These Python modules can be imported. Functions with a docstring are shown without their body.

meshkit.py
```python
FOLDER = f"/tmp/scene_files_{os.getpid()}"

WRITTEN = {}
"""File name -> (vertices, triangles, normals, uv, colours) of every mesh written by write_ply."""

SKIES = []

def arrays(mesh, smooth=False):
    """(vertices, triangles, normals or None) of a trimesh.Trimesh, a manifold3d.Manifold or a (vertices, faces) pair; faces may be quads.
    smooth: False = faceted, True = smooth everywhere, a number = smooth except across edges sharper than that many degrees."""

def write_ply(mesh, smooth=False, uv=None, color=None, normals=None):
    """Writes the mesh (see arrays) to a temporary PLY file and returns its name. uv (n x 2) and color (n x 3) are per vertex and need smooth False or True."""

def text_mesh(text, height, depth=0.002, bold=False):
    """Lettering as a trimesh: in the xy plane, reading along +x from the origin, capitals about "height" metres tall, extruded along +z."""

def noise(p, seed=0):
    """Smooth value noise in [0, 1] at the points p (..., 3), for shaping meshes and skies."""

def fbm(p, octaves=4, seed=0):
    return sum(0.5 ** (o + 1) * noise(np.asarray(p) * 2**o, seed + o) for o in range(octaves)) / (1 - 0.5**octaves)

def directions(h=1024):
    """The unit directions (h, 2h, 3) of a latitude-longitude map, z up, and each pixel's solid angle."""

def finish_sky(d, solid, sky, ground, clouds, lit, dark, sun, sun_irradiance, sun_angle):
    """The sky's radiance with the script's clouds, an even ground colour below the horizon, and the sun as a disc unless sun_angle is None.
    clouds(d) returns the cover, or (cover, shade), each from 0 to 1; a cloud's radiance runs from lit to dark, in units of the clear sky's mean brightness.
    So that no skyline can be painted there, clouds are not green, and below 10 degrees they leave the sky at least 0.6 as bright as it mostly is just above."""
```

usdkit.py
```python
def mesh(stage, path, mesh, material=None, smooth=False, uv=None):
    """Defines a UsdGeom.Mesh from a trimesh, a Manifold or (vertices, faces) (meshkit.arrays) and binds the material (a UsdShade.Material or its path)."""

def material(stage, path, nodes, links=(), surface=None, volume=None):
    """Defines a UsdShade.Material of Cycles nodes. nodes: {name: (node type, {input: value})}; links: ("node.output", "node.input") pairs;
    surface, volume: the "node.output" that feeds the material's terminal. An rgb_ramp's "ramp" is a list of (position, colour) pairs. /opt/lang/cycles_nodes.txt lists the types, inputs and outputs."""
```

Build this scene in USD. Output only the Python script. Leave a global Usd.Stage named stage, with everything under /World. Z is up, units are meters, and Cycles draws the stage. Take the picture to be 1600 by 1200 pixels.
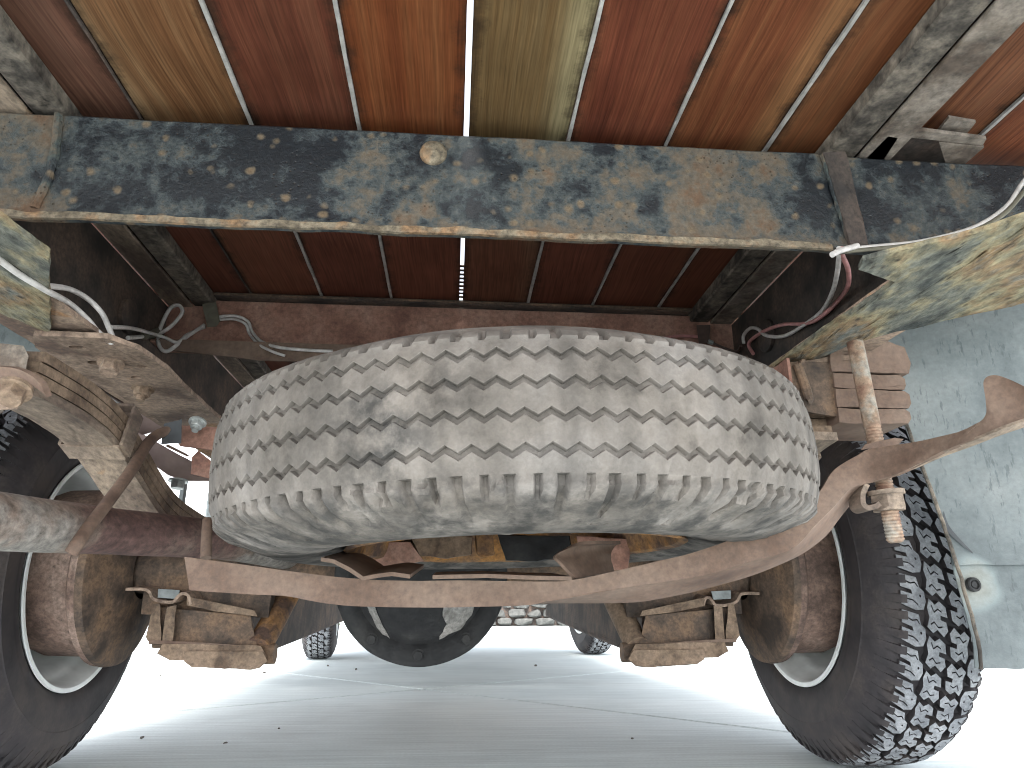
import math, random
import numpy as np
import trimesh, manifold3d, usdkit, meshkit
from shapely.geometry import Polygon, LineString
from shapely.ops import unary_union
from pxr import Gf, Sdf, Usd, UsdGeom, UsdLux, UsdShade

stage = Usd.Stage.CreateInMemory()
UsdGeom.SetStageUpAxis(stage, 'Z')
UsdGeom.SetStageMetersPerUnit(stage, 1.0)
UsdGeom.Xform.Define(stage, '/World')

# ---------------------------------------------------------------- camera, sky, sun, exposure
CAM_H, FPX = 0.27, 1120.0
YAW, PITCH = math.radians(4.619), math.radians(17.726)
EXPOSURE = 2.55
F = np.array([math.sin(YAW) * math.cos(PITCH), math.cos(YAW) * math.cos(PITCH), math.sin(PITCH)])
R = np.array([math.cos(YAW), -math.sin(YAW), 0.0])
U = np.cross(R, F)
cam = UsdGeom.Camera.Define(stage, '/World/camera')
m = Gf.Matrix4d(*R, 0, *U, 0, *(-F), 0, 0, 0, CAM_H, 1)
cam.AddTransformOp().Set(m)
cam.CreateHorizontalApertureAttr(36.0)
cam.CreateVerticalApertureAttr(27.0)
cam.CreateFocalLengthAttr(36.0 * FPX / 1600.0)
cam.CreateClippingRangeAttr(Gf.Vec2f(0.02, 2000))
cam.CreateExposureAttr(EXPOSURE)

SUN_EL, SUN_AZ = math.radians(56), math.radians(188)      # azimuth = atan2(x, y) of the direction towards the sun
sun = UsdLux.DistantLight.Define(stage, '/World/sun')
sun.CreateIntensityAttr(0.3)
sun.CreateAngleAttr(25.0)
sun.CreateNormalizeAttr(True)
sun.CreateColorAttr(Gf.Vec3f(1.0, 0.96, 0.9))
sun.AddRotateXYZOp().Set(Gf.Vec3f(0, 0, 0))
sun.ClearXformOpOrder()
sun.AddRotateZOp().Set(-math.degrees(SUN_AZ) + 180)
sun.AddRotateXOp().Set(-(90 - math.degrees(SUN_EL)) * -1)
usdkit.material(stage, '/World/Looks/sky_look', {
    'tc': ('texture_coordinate', {}),
    'sky': ('sky_texture', {'sky_type': 'single_scattering', 'sun_disc': False, 'sun_elevation': SUN_EL, 'sun_rotation': SUN_AZ, 'aerosol_density': 2.0}),
    'bw': ('rgb_to_bw', {}),
    'n': ('noise_texture', {'scale': 3.0, 'detail': 5.0, 'roughness': 0.55}),
    'nr': ('map_range', {'from_min': 0.3, 'from_max': 0.7, 'to_min': 1.0, 'to_max': 1.5}),
    'cl': ('mix_color', {'blend_type': 'multiply', 'fac': 1.0, 'b': (1.0, 1.01, 1.02)}),
    'cl2': ('vector_math', {'math_type': 'scale'}),
    'mx': ('mix_color', {'fac': 0.8}),
    'bg': ('background_shader', {'strength': 0.12}),
}, [('tc.generated', 'n.vector'), ('n.fac', 'nr.value'), ('sky.color', 'bw.color'), ('bw.val', 'cl.a'), ('cl.result', 'cl2.vector1'), ('nr.result', 'cl2.scale'),
    ('sky.color', 'mx.a'), ('cl2.vector', 'mx.b'), ('mx.result', 'bg.color')], surface='bg.background')
dome = UsdLux.DomeLight.Define(stage, '/World/sky')
UsdShade.MaterialBindingAPI.Apply(dome.GetPrim()).Bind(UsdShade.Material.Get(stage, '/World/Looks/sky_look'))
dome.GetPrim().SetCustomDataByKey('label', 'bright overcast white sky')
dome.GetPrim().SetCustomDataByKey('category', 'sky')
dome.GetPrim().SetCustomDataByKey('kind', 'structure')

rng = np.random.default_rng(7)


# ---------------------------------------------------------------- measuring: sight lines meet real planes
def _ray(px, py):
    return F + R * (px - 800) / FPX + U * (600 - py) / FPX


O = np.array([0, 0, CAM_H])


def PY(px, py, y):
    d = _ray(px, py)
    return O + d * y / d[1]


def PZ(px, py, z):
    d = _ray(px, py)
    return O + d * (z - CAM_H) / d[2]


# ---------------------------------------------------------------- prims
used = {}


def numbered(parent, name):
    k = used.get((parent, name), 0)
    used[(parent, name)] = k + 1
    return f'{parent}/{name}' if k == 0 else f'{parent}/{name}_{k:03d}'


def path_of(p):
    return p if isinstance(p, str) else str(p.GetPath())


def tag(p, label=None, cat=None, group=None, kind=None):
    for k, v in (('label', label), ('category', cat), ('group', group), ('kind', kind)):
        if v:
            p.SetCustomDataByKey(k, v)
    return p


def thing(name, parent='/World', loc=None, label=None, cat=None, group=None, kind=None):
    x = UsdGeom.Xform.Define(stage, numbered(path_of(parent), name))
    if loc is not None:
        x.AddTranslateOp().Set(Gf.Vec3d(*map(float, loc)))
    return tag(x.GetPrim(), label, cat, group, kind)


def obj(name, mesh, mat, parent='/World', smooth=False, label=None, cat=None, group=None, kind=None, uv=None):
    g = usdkit.mesh(stage, numbered(path_of(parent), name), mesh, mat, smooth, uv)
    return tag(g.GetPrim(), label, cat, group, kind)


# ---------------------------------------------------------------- shapes
def cat_(*ms):
    return trimesh.util.concatenate([q for a in ms for q in (a if isinstance(a, list) else [a])])


def to_tm(man):
    q = man.to_mesh()
    return trimesh.Trimesh(np.array(q.vert_properties[:, :3], float), np.array(q.tri_verts), process=False)


def hull(pts):
    return to_tm(manifold3d.Manifold.hull_points(np.asarray(pts, float)))


def bx(x0, x1, y0, y1, z0, z1, b=0.002):
    c = np.array([(x0 + x1) / 2, (y0 + y1) / 2, (z0 + z1) / 2])
    h = np.abs(np.array([x1 - x0, y1 - y0, z1 - z0])) / 2
    b = min(b, 0.45 * h.min())
    pts = []
    for sx in (-1, 1):
        for sy in (-1, 1):
            for sz in (-1, 1):
                s = np.array([sx, sy, sz])
                for k in range(3):
                    q = h - b
                    q[k] = h[k]
                    pts.append(c + s * q)
    return hull(pts)


def spline(P, n=8, closed=False):
    P = np.asarray(P, float)
    if len(P) < 3:
        return P
    Q = np.vstack([2 * P[0] - P[1], P, 2 * P[-1] - P[-2]])
    out = []
    for i in range(1, len(Q) - 2):
        p0, p1, p2, p3 = Q[i - 1:i + 3]
        for t in np.linspace(0, 1, n, endpoint=False):
            out.append(0.5 * (2 * p1 + (p2 - p0) * t + (2 * p0 - 5 * p1 + 4 * p2 - p3) * t ** 2 + (3 * p1 - p0 - 3 * p2 + p3) * t ** 3))
    out.append(Q[-2])
    return np.array(out)


def tube(P, r, n=10, smooth=6, caps=True):
    P = spline(P, smooth) if smooth and len(P) > 2 else np.asarray(P, float)
    r = np.broadcast_to(np.asarray(r, float), (len(P),)) if np.ndim(r) == 0 or len(np.atleast_1d(r)) == len(P) else np.interp(np.linspace(0, 1, len(P)), np.linspace(0, 1, len(r)), r)
    T = np.gradient(P, axis=0)
    T /= np.linalg.norm(T, axis=1, keepdims=True) + 1e-12
    a = np.cross(T[0], [0, 0, 1.0])
    if np.linalg.norm(a) < 1e-3:
        a = np.cross(T[0], [1.0, 0, 0])
    a /= np.linalg.norm(a)
    th = np.linspace(0, 2 * np.pi, n, endpoint=False)
    V = []
    for i in range(len(P)):
        a = a - T[i] * (a @ T[i])
        a /= np.linalg.norm(a)
        b = np.cross(T[i], a)
        V.append(P[i] + r[i] * (np.cos(th)[:, None] * a + np.sin(th)[:, None] * b))
    V = np.vstack(V)
    f = []
    for i in range(len(P) - 1):
        for k in range(n):
            q = (k + 1) % n
            f += [[i * n + k, i * n + q, (i + 1) * n + q], [i * n + k, (i + 1) * n + q, (i + 1) * n + k]]
    if caps:
        V = np.vstack([V, P[0], P[-1]])
        for k in range(n):
            q = (k + 1) % n
            f += [[len(V) - 2, q, k], [len(V) - 1, (len(P) - 1) * n + k, (len(P) - 1) * n + q]]
    return trimesh.Trimesh(V, f, process=False)


def lathe(prof, n=64, axis='x', origin=(0, 0, 0), closed=False):
    """prof: (along axis, radius)"""
    prof = np.asarray(prof, float)
    th = np.linspace(0, 2 * np.pi, n, endpoint=False)
    k = len(prof)
    A, Rr = prof[:, 0], prof[:, 1]
    V = np.zeros((n, k, 3))
    V[..., 0] = A
    V[..., 1] = Rr * np.cos(th)[:, None]
    V[..., 2] = Rr * np.sin(th)[:, None]
    f = []
    m_ = k if closed else k - 1
    for i in range(n):
        j = (i + 1) % n
        for q in range(m_):
            w = (q + 1) % k
            f += [[i * k + q, i * k + w, j * k + w], [i * k + q, j * k + w, j * k + q]]
    V = V.reshape(-1, 3)
    if axis == 'y':
        V = V[:, [1, 0, 2]] * [1, 1, 1]
        f = [x[::-1] for x in f]
    elif axis == 'z':
        V = V[:, [1, 2, 0]]
    return trimesh.Trimesh(V + np.asarray(origin, float), f, process=False)


def jag(poly, step=0.01, amp=0.002, seed=0):
    """a polygon's outline made uneven, as rust leaves it"""
    P = np.asarray(poly, float)
    out = []
    for a, b in zip(P, np.roll(P, -1, 0)):
        n = max(1, int(np.linalg.norm(b - a) / step))
        for t in np.arange(n) / n:
            out.append(a + (b - a) * t)
    out = np.array(out)
    q = np.c_[out / (step * 2.5), np.zeros(len(out))]
    d = np.c_[meshkit.fbm(q, 3, seed), meshkit.fbm(q + 31.7, 3, seed + 5)] - 0.5
    return out + d * 2 * amp


def plate(pts, thick, normal=None, holes=(), jag_amp=0, seed=0, step=0.01):
    """flat plate: its outline in 3-D, thickness along the normal"""
    P = np.asarray(pts, float)
    c = P.mean(0)
    if normal is None:
        normal = np.linalg.svd(P - c)[2][2]
    nrm = np.asarray(normal, float)
    nrm = nrm / np.linalg.norm(nrm)
    u = P[1] - P[0]
    u = u - nrm * (u @ nrm)
    u /= np.linalg.norm(u)
    v = np.cross(nrm, u)
    p2 = np.c_[(P - c) @ u, (P - c) @ v]
    if jag_amp:
        p2 = jag(p2, step, jag_amp, seed)
    hs = [np.c_[(np.asarray(h) - c) @ u, (np.asarray(h) - c) @ v] for h in holes]
    pg = Polygon(p2)
    if not pg.is_valid:
        pg = pg.buffer(0)
    for h in hs:
        pg = pg.difference(Polygon(h))
    if pg.geom_type != 'Polygon':
        pg = max(pg.geoms, key=lambda g: g.area)
    e = trimesh.creation.extrude_polygon(pg, thick, engine='earcut')
    V = np.array(e.vertices)
    return trimesh.Trimesh(c + V[:, :1] * u + V[:, 1:2] * v + V[:, 2:] * nrm, e.faces, process=False)


def ribbon(A, B, thick, n=6, sm=True, flip=1):
    """folded sheet between the 3-D lines A and B (same count)"""
    A, B = np.asarray(A, float), np.asarray(B, float)
    if sm:
        A, B = spline(A, n), spline(B, n)
    T = np.gradient((A + B) / 2, axis=0)
    N = np.cross(T, B - A)
    N /= np.linalg.norm(N, axis=1, keepdims=True)
    N *= flip * thick
    rows = 5
    k = len(A)
    front = [A + (B - A) * t for t in np.linspace(0, 1, rows)]
    V = np.vstack(front + [q + N for q in front])
    f = []
    for r in range(rows - 1):
        for i in range(k - 1):
            a, b, c, d = r * k + i, r * k + i + 1, (r + 1) * k + i + 1, (r + 1) * k + i
            f += [[a, b, c], [a, c, d]]
            o = rows * k
            f += [[o + a, o + c, o + b], [o + a, o + d, o + c]]
    o = rows * k
    for i in range(k - 1):
        f += [[i, o + i, o + i + 1], [i, o + i + 1, i + 1]]
        l = (rows - 1) * k
        f += [[l + i, l + i + 1, o + l + i + 1], [l + i, o + l + i + 1, o + l + i]]
    for r in range(rows - 1):
        a, d = r * k, (r + 1) * k
        f += [[a, d, o + d], [a, o + d, o + a]]
        a, d = r * k + k - 1, (r + 1) * k + k - 1
        f += [[a, o + d, d], [a, o + a, o + d]]
    t = trimesh.Trimesh(V, f, process=False)
    t.fix_normals()
    return t


def hexbolt(p, d, r, h, washer=1.35, shank=0.0):
    """hexagon head with a washer face; p the seat, d the outward direction"""
    d = np.asarray(d, float) / np.linalg.norm(d)
    a = np.cross(d, [0.31, 0.2, 0.93])
    a /= np.linalg.norm(a)
    b = np.cross(d, a)

    def ring(rad, z, n=6):
        t = np.linspace(0, 2 * np.pi, n, endpoint=False)
        return [np.asarray(p) + d * z + rad * (math.cos(q) * a + math.sin(q) * b) for q in t]
    out = [hull(ring(r * washer, 0, 20) + ring(r * washer, h * 0.22, 20)), hull(ring(r, h * 0.2) + ring(r, h * 0.85) + ring(r * 0.85, h, 12))]
    if shank:
        out.append(hull(ring(r * 0.5, 0, 12) + ring(r * 0.5, h + shank, 12)))
    return cat_(*out)


def ngon3(c, u, v, ru, rv, n=18):
    t = np.linspace(0, 2 * np.pi, n, endpoint=False)
    return [np.asarray(c) + np.asarray(u) * ru * math.cos(q) + np.asarray(v) * rv * math.sin(q) for q in t]


def rough_up(mesh, amp, scale, seed=0, edge=None):
    t = mesh.copy()
    if edge:
        v, f = trimesh.remesh.subdivide_to_size(t.vertices, t.faces, edge, max_iter=12)
        t = trimesh.Trimesh(v, f, process=True)
    V = np.array(t.vertices)
    d = np.stack([meshkit.fbm(V * scale + 17 * k, 3, seed + k) for k in range(3)], 1) - 0.5
    return trimesh.Trimesh(V + d * 2 * amp, t.faces, process=False)


# ---------------------------------------------------------------- materials
LOOK = '/World/Looks/'


def rusty(name, stops, scale=18, detail=7, rough=0.85, bump=0.4, bdist=0.003, fine=140, fine_amt=0.5, stretch=(1, 1, 1), seed=0, metallic=0.0, spots=None):
    """ramp of colours over a layered noise, fine speckle, relief; spots = (colour, scale, size)"""
    stops = [(0.5 + (t - 0.5) * 0.62, c) for t, c in stops]
    nodes = {
        'g': ('geometry', {}),
        'mp': ('mapping', {'location': (seed * 3.1, seed * 1.7, seed * 2.3), 'scale': stretch}),
        'n': ('noise_texture', {'scale': scale, 'detail': float(detail), 'roughness': 0.62}),
        'r': ('rgb_ramp', {'ramp': stops}),
        'f': ('noise_texture', {'scale': fine, 'detail': 5.0, 'roughness': 0.7}),
        'fr': ('map_range', {'from_min': 0.36, 'from_max': 0.64, 'to_min': 1 - fine_amt, 'to_max': 1 + fine_amt * 0.7}),
        'sc': ('vector_math', {'math_type': 'scale'}),
        'rr': ('map_range', {'from_min': 0.3, 'from_max': 0.7, 'to_min': rough - 0.15, 'to_max': min(1, rough + 0.1)}),
        'h': ('math', {'math_type': 'add'}),
        'hs': ('math', {'math_type': 'multiply', 'value2': 0.6}),
        'b': ('bump', {'strength': bump, 'distance': bdist}),
        'p': ('principled_bsdf', {'metallic': metallic}),
    }
    links = [('g.position', 'mp.vector'), ('mp.vector', 'n.vector'), ('mp.vector', 'f.vector'), ('n.fac', 'r.fac'), ('f.fac', 'fr.value'), ('fr.result', 'sc.scale'),
             ('f.fac', 'rr.value'), ('rr.result', 'p.roughness'), ('n.fac', 'h.value1'), ('f.fac', 'hs.value1'), ('hs.value', 'h.value2'), ('h.value', 'b.height'), ('b.normal', 'p.normal')]
    src = 'r.color'
    if spots:
        col, ss, size = spots
        nodes.update({'v': ('voronoi_texture', {'scale': ss, 'randomness': 1.0}), 'vd': ('noise_texture', {'scale': ss * 1.7, 'detail': 3.0}), 'va': ('math', {'math_type': 'multiply_add', 'value2': 0.5}),
                      'vm': ('map_range', {'from_min': size, 'from_max': size * 0.6, 'to_min': 0.0, 'to_max': 1.0, 'clamp': True}), 'vx': ('mix_color', {'b': col})})
        links += [('mp.vector', 'v.vector'), ('mp.vector', 'vd.vector'), ('vd.fac', 'va.value1'), ('v.distance', 'va.value3'), ('va.value', 'vm.value'), ('vm.result', 'vx.fac'), ('r.color', 'vx.a')]
        src = 'vx.result'
    links += [(src, 'sc.vector1'), ('sc.vector', 'p.base_color')]
    return usdkit.material(stage, LOOK + name, nodes, links, surface='p.BSDF')


def wood(name, dark, mid, light, seed, streak=1.0, edge=None, span=(0, 1)):
    """varnished board, grain along y. edge = (x, width, colour): paler sapwood from that side"""
    nodes = {
        'g': ('geometry', {}),
        'wn': ('noise_texture', {'scale': 2.2, 'detail': 2.0}),
        'wv': ('vector_math', {'math_type': 'scale', 'scale': 0.035}),
        'wa': ('vector_math', {'math_type': 'add'}),
        'mp': ('mapping', {'location': (seed * 1.37, seed * 0.71, 0), 'scale': (1, 0.022, 0.3)}),
        'n': ('noise_texture', {'scale': 60 * streak, 'detail': 7.0, 'roughness': 0.6}),
        'r': ('rgb_ramp', {'ramp': [(0.20, dark), (0.50, mid), (0.85, light)]}),
        'mf': ('mapping', {'scale': (1, 0.02, 0.4)}),
        'f': ('noise_texture', {'scale': 420.0, 'detail': 3.0, 'roughness': 0.6}),
        'fr': ('map_range', {'from_min': 0.3, 'from_max': 0.7, 'to_min': 0.66, 'to_max': 1.22}),
        'bn': ('noise_texture', {'scale': 7.0, 'detail': 5.0, 'roughness': 0.6}),
        'br': ('map_range', {'from_min': 0.35, 'from_max': 0.65, 'to_min': 0.84, 'to_max': 1.12}),
        'ml': ('math', {'math_type': 'multiply'}),
        'sc': ('vector_math', {'math_type': 'scale'}),
        'b': ('bump', {'strength': 0.3, 'distance': 0.001}),
        'p': ('principled_bsdf', {'roughness': 0.5, 'specular_ior_level': 0.12}),
    }
    links = [('g.position', 'wn.vector'), ('wn.color', 'wv.vector1'), ('g.position', 'wa.vector1'), ('wv.vector', 'wa.vector2'), ('wa.vector', 'mp.vector'), ('mp.vector', 'n.vector'), ('n.fac', 'r.fac'),
             ('wa.vector', 'mf.vector'), ('mf.vector', 'f.vector'), ('f.fac', 'fr.value'), ('g.position', 'bn.vector'), ('bn.fac', 'br.value'), ('fr.result', 'ml.value1'), ('br.result', 'ml.value2'), ('ml.value', 'sc.scale'),
             ('f.fac', 'b.height'), ('b.normal', 'p.normal')]
    src = 'r.color'
    if edge:
        x0, w, col = edge
        nodes.update({'sx': ('separate_xyz', {}), 'er': ('map_range', {'from_min': x0, 'from_max': x0 + w, 'to_min': 1.0, 'to_max': 0.0, 'clamp': True}),
                      'en': ('math', {'math_type': 'multiply_add', 'value2': 0.9, 'value3': -0.45}), 'ea': ('math', {'math_type': 'add'}), 'ec': ('clamp', {'min': 0.0, 'max': 1.0}), 'ex': ('mix_color', {'b': col}), 'em': ('math', {'math_type': 'multiply'})})
        links += [('wa.vector', 'sx.vector'), ('sx.x', 'er.value'), ('n.fac', 'en.value1'), ('en.value', 'ea.value1'), ('er.result', 'ea.value2'), ('ea.value', 'em.value1'), ('er.result', 'em.value2'), ('em.value', 'ec.value'), ('ec.result', 'ex.fac'), ('r.color', 'ex.a')]
        src = 'ex.result'
    nodes.update({'ys': ('separate_xyz', {}), 'yr': ('map_range', {'from_min': 0.8, 'from_max': 1.1, 'to_min': 0.0, 'to_max': 0.8, 'clamp': True}), 'yx': ('mix_color', {'b': (0.15, 0.052, 0.034)})})  # boards turn deep red going forward: dimmer light of that bay painted into colour
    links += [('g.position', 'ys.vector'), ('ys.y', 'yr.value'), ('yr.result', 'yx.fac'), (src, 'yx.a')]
    # dirt that has worked in along both edges of the board
    nodes.update({'ec0': ('math', {'math_type': 'subtract', 'value2': (span[0] + span[1]) / 2}), 'ec1': ('math', {'math_type': 'absolute'}), 'ed': ('noise_texture', {'scale': 26.0, 'detail': 6.0, 'roughness': 0.7}),
                  'ec2': ('math', {'math_type': 'multiply_add', 'value2': 0.05, 'value3': -0.025}), 'ec3': ('math', {'math_type': 'add'}),
                  'ec4': ('map_range', {'from_min': (span[1] - span[0]) / 2 - 0.012, 'from_max': (span[1] - span[0]) / 2 + 0.004, 'to_min': 0.0, 'to_max': 0.85, 'clamp': True}), 'ecx': ('mix_color', {'b': (0.022, 0.014, 0.010)})})
    links += [('g.position', 'ed.vector'), ('ys.x', 'ec0.value1'), ('ec0.value', 'ec1.value1'), ('ed.fac', 'ec2.value1'), ('ec1.value', 'ec3.value1'), ('ec2.value', 'ec3.value2'), ('ec3.value', 'ec4.value'), ('ec4.result', 'ecx.fac'), ('yx.result', 'ecx.a'),
              ('ecx.result', 'sc.vector1'), ('sc.vector', 'p.base_color')]
    return usdkit.material(stage, LOOK + name, nodes, links, surface='p.BSDF')


def plain(name, col, rough=0.5, metallic=0.0, var=0.25, scale=60, bump=0.1, obj_space=False, **kw):
    nodes = {
        'g': ('geometry', {}), 'tc': ('texture_coordinate', {}),
        'n': ('noise_texture', {'scale': scale, 'detail': 6.0, 'roughness': 0.65}),
        'r': ('map_range', {'from_min': 0.3, 'from_max': 0.7, 'to_min': 1 - var, 'to_max': 1 + var}),
        'c': ('color', {'value': col}),
        'sc': ('vector_math', {'math_type': 'scale'}),
        'b': ('bump', {'strength': bump, 'distance': 0.002}),
        'p': ('principled_bsdf', {'roughness': rough, 'metallic': metallic, **kw}),
    }
    return usdkit.material(stage, LOOK + name, nodes, [('tc.object' if obj_space else 'g.position', 'n.vector'), ('n.fac', 'r.value'), ('c.color', 'sc.vector1'), ('r.result', 'sc.scale'), ('sc.vector', 'p.base_color'), ('n.fac', 'b.height'), ('b.normal', 'p.normal')], surface='p.BSDF')


# painted and corroded beam: black paint film, grey bloom, tan rust crust with orange cores, pits
def beam_look(name, bias=0.0, tint=(0.068, 0.075, 0.074)):
    nodes = {
        'g': ('geometry', {}),
        'n': ('noise_texture', {'scale': 15.0, 'detail': 10.0, 'roughness': 0.66}),
        'n2': ('noise_texture', {'scale': 2.6, 'detail': 3.0}),
        'm2': ('noise_texture', {'scale': 75.0, 'detail': 6.0, 'roughness': 0.7}), 'm2s': ('math', {'math_type': 'multiply_add', 'value2': 0.34}),
        'sx': ('separate_xyz', {}),
        'zr': ('map_range', {'from_min': 0.69, 'from_max': 0.735, 'to_min': 0.10, 'to_max': 0.0, 'clamp': True}),
        'xr': ('rgb_ramp', {'ramp': [(0.0, (0.05,) * 3), (0.24, (0.055,) * 3), (0.265, (0.03,) * 3), (0.40, (0.012,) * 3), (0.47, (0.05,) * 3), (0.62, (0.078,) * 3), (0.735, (0.075,) * 3), (0.755, (0.045,) * 3), (1.0, (0.045,) * 3)]}),
        'xo': ('map_range', {'from_min': -0.95, 'from_max': 0.95, 'to_min': 0.0, 'to_max': 1.0, 'clamp': True}),
        'a1': ('math', {'math_type': 'multiply_add', 'value2': 0.45, 'value3': -0.225 - 0.22 + bias}),
        'a2': ('math', {'math_type': 'add'}), 'a3': ('math', {'math_type': 'add'}), 'a4': ('math', {'math_type': 'add'}),
        'r': ('rgb_ramp', {'ramp': [(0.43, (0.010, 0.013, 0.017)), (0.47, (0.022, 0.028, 0.033)), (0.50, (0.042, 0.051, 0.054)), (0.54, tint), (0.585, (0.094, 0.083, 0.068)), (0.64, (0.115, 0.092, 0.068)), (0.73, (0.118, 0.07, 0.042))]}),
        'v': ('voronoi_texture', {'scale': 46.0}), 'vn': ('noise_texture', {'scale': 60.0, 'detail': 4.0}),
        'va': ('math', {'math_type': 'multiply_add', 'value2': 0.55}),
        'vm': ('map_range', {'from_min': 0.56, 'from_max': 0.40, 'to_min': 0.0, 'to_max': 0.9, 'clamp': True}),
        'vsel': ('separate_color', {}), 'vs': ('math', {'math_type': 'greater_than', 'value2': 0.45}), 'vmm': ('math', {'math_type': 'multiply'}),
        'vc': ('rgb_ramp', {'ramp': [(0.0, (0.17, 0.10, 0.05)), (0.5, (0.14, 0.11, 0.075)), (1.0, (0.09, 0.095, 0.085))]}),
        'x1': ('mix_color', {}),
        'pv': ('voronoi_texture', {'scale': 150.0}), 'pn': ('noise_texture', {'scale': 12.0, 'detail': 2.0}),
        'pm': ('map_range', {'from_min': 0.24, 'from_max': 0.08, 'to_min': 0.0, 'to_max': 0.8, 'clamp': True}), 'ps': ('map_range', {'from_min': 0.48, 'from_max': 0.62, 'to_min': 0.0, 'to_max': 1.0, 'clamp': True}), 'pmm': ('math', {'math_type': 'multiply'}),
        'x2': ('mix_color', {'b': (0.03, 0.02, 0.012)}),
        'f': ('noise_texture', {'scale': 170.0, 'detail': 5.0, 'roughness': 0.7}),
        'fr': ('map_range', {'from_min': 0.3, 'from_max': 0.7, 'to_min': 0.7, 'to_max': 1.3}),
        'sc': ('vector_math', {'math_type': 'scale'}),
        'rr': ('map_range', {'from_min': 0.42, 'from_max': 0.56, 'to_min': 0.42, 'to_max': 0.9, 'clamp': True}),
        'h1': ('map_range', {'from_min': 0.44, 'from_max': 0.58, 'to_min': 0.0, 'to_max': 1.0, 'clamp': True}),
        'h2': ('math', {'math_type': 'multiply_add', 'value2': 0.7}), 'h3': ('math', {'math_type': 'multiply_add', 'value2': -1.0}),
        'b': ('bump', {'strength': 0.6, 'distance': 0.003}),
        'p': ('principled_bsdf', {}),
    }
    links = [('g.position', k + '.vector') for k in ('n', 'n2', 'm2', 'v', 'vn', 'pv', 'pn', 'f')] + [('g.position', 'sx.vector')] + [
        ('sx.z', 'zr.value'), ('sx.x', 'xo.value'), ('xo.result', 'xr.fac'), ('n2.fac', 'a1.value1'), ('m2.fac', 'm2s.value1'), ('n.fac', 'm2s.value3'), ('m2s.value', 'a2.value1'), ('a1.value', 'a2.value2'), ('a2.value', 'a3.value1'), ('zr.result', 'a3.value2'), ('a3.value', 'a4.value1'), ('xr.color', 'a4.value2'), ('a4.value', 'r.fac'),
        ('vn.fac', 'va.value1'), ('v.distance', 'va.value3'), ('va.value', 'vm.value'), ('v.color', 'vsel.color'), ('vsel.r', 'vs.value1'), ('vm.result', 'vmm.value1'), ('vs.value', 'vmm.value2'), ('va.value', 'vc.fac'),
        ('r.color', 'x1.a'), ('vc.color', 'x1.b'), ('vmm.value', 'x1.fac'), ('pv.distance', 'pm.value'), ('pn.fac', 'ps.value'), ('pm.result', 'pmm.value1'), ('ps.result', 'pmm.value2'), ('pmm.value', 'x2.fac'), ('x1.result', 'x2.a'),
        ('f.fac', 'fr.value'), ('fr.result', 'sc.scale'), ('x2.result', 'sc.vector1'), ('sc.vector', 'p.base_color'), ('a4.value', 'rr.value'), ('rr.result', 'p.roughness'),
        ('a4.value', 'h1.value'), ('f.fac', 'h2.value1'), ('h1.result', 'h2.value3'), ('pmm.value', 'h3.value1'), ('h2.value', 'h3.value3'), ('h3.value', 'b.height'), ('b.normal', 'p.normal')]
    return usdkit.material(stage, LOOK + name, nodes, links, surface='p.BSDF')


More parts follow.
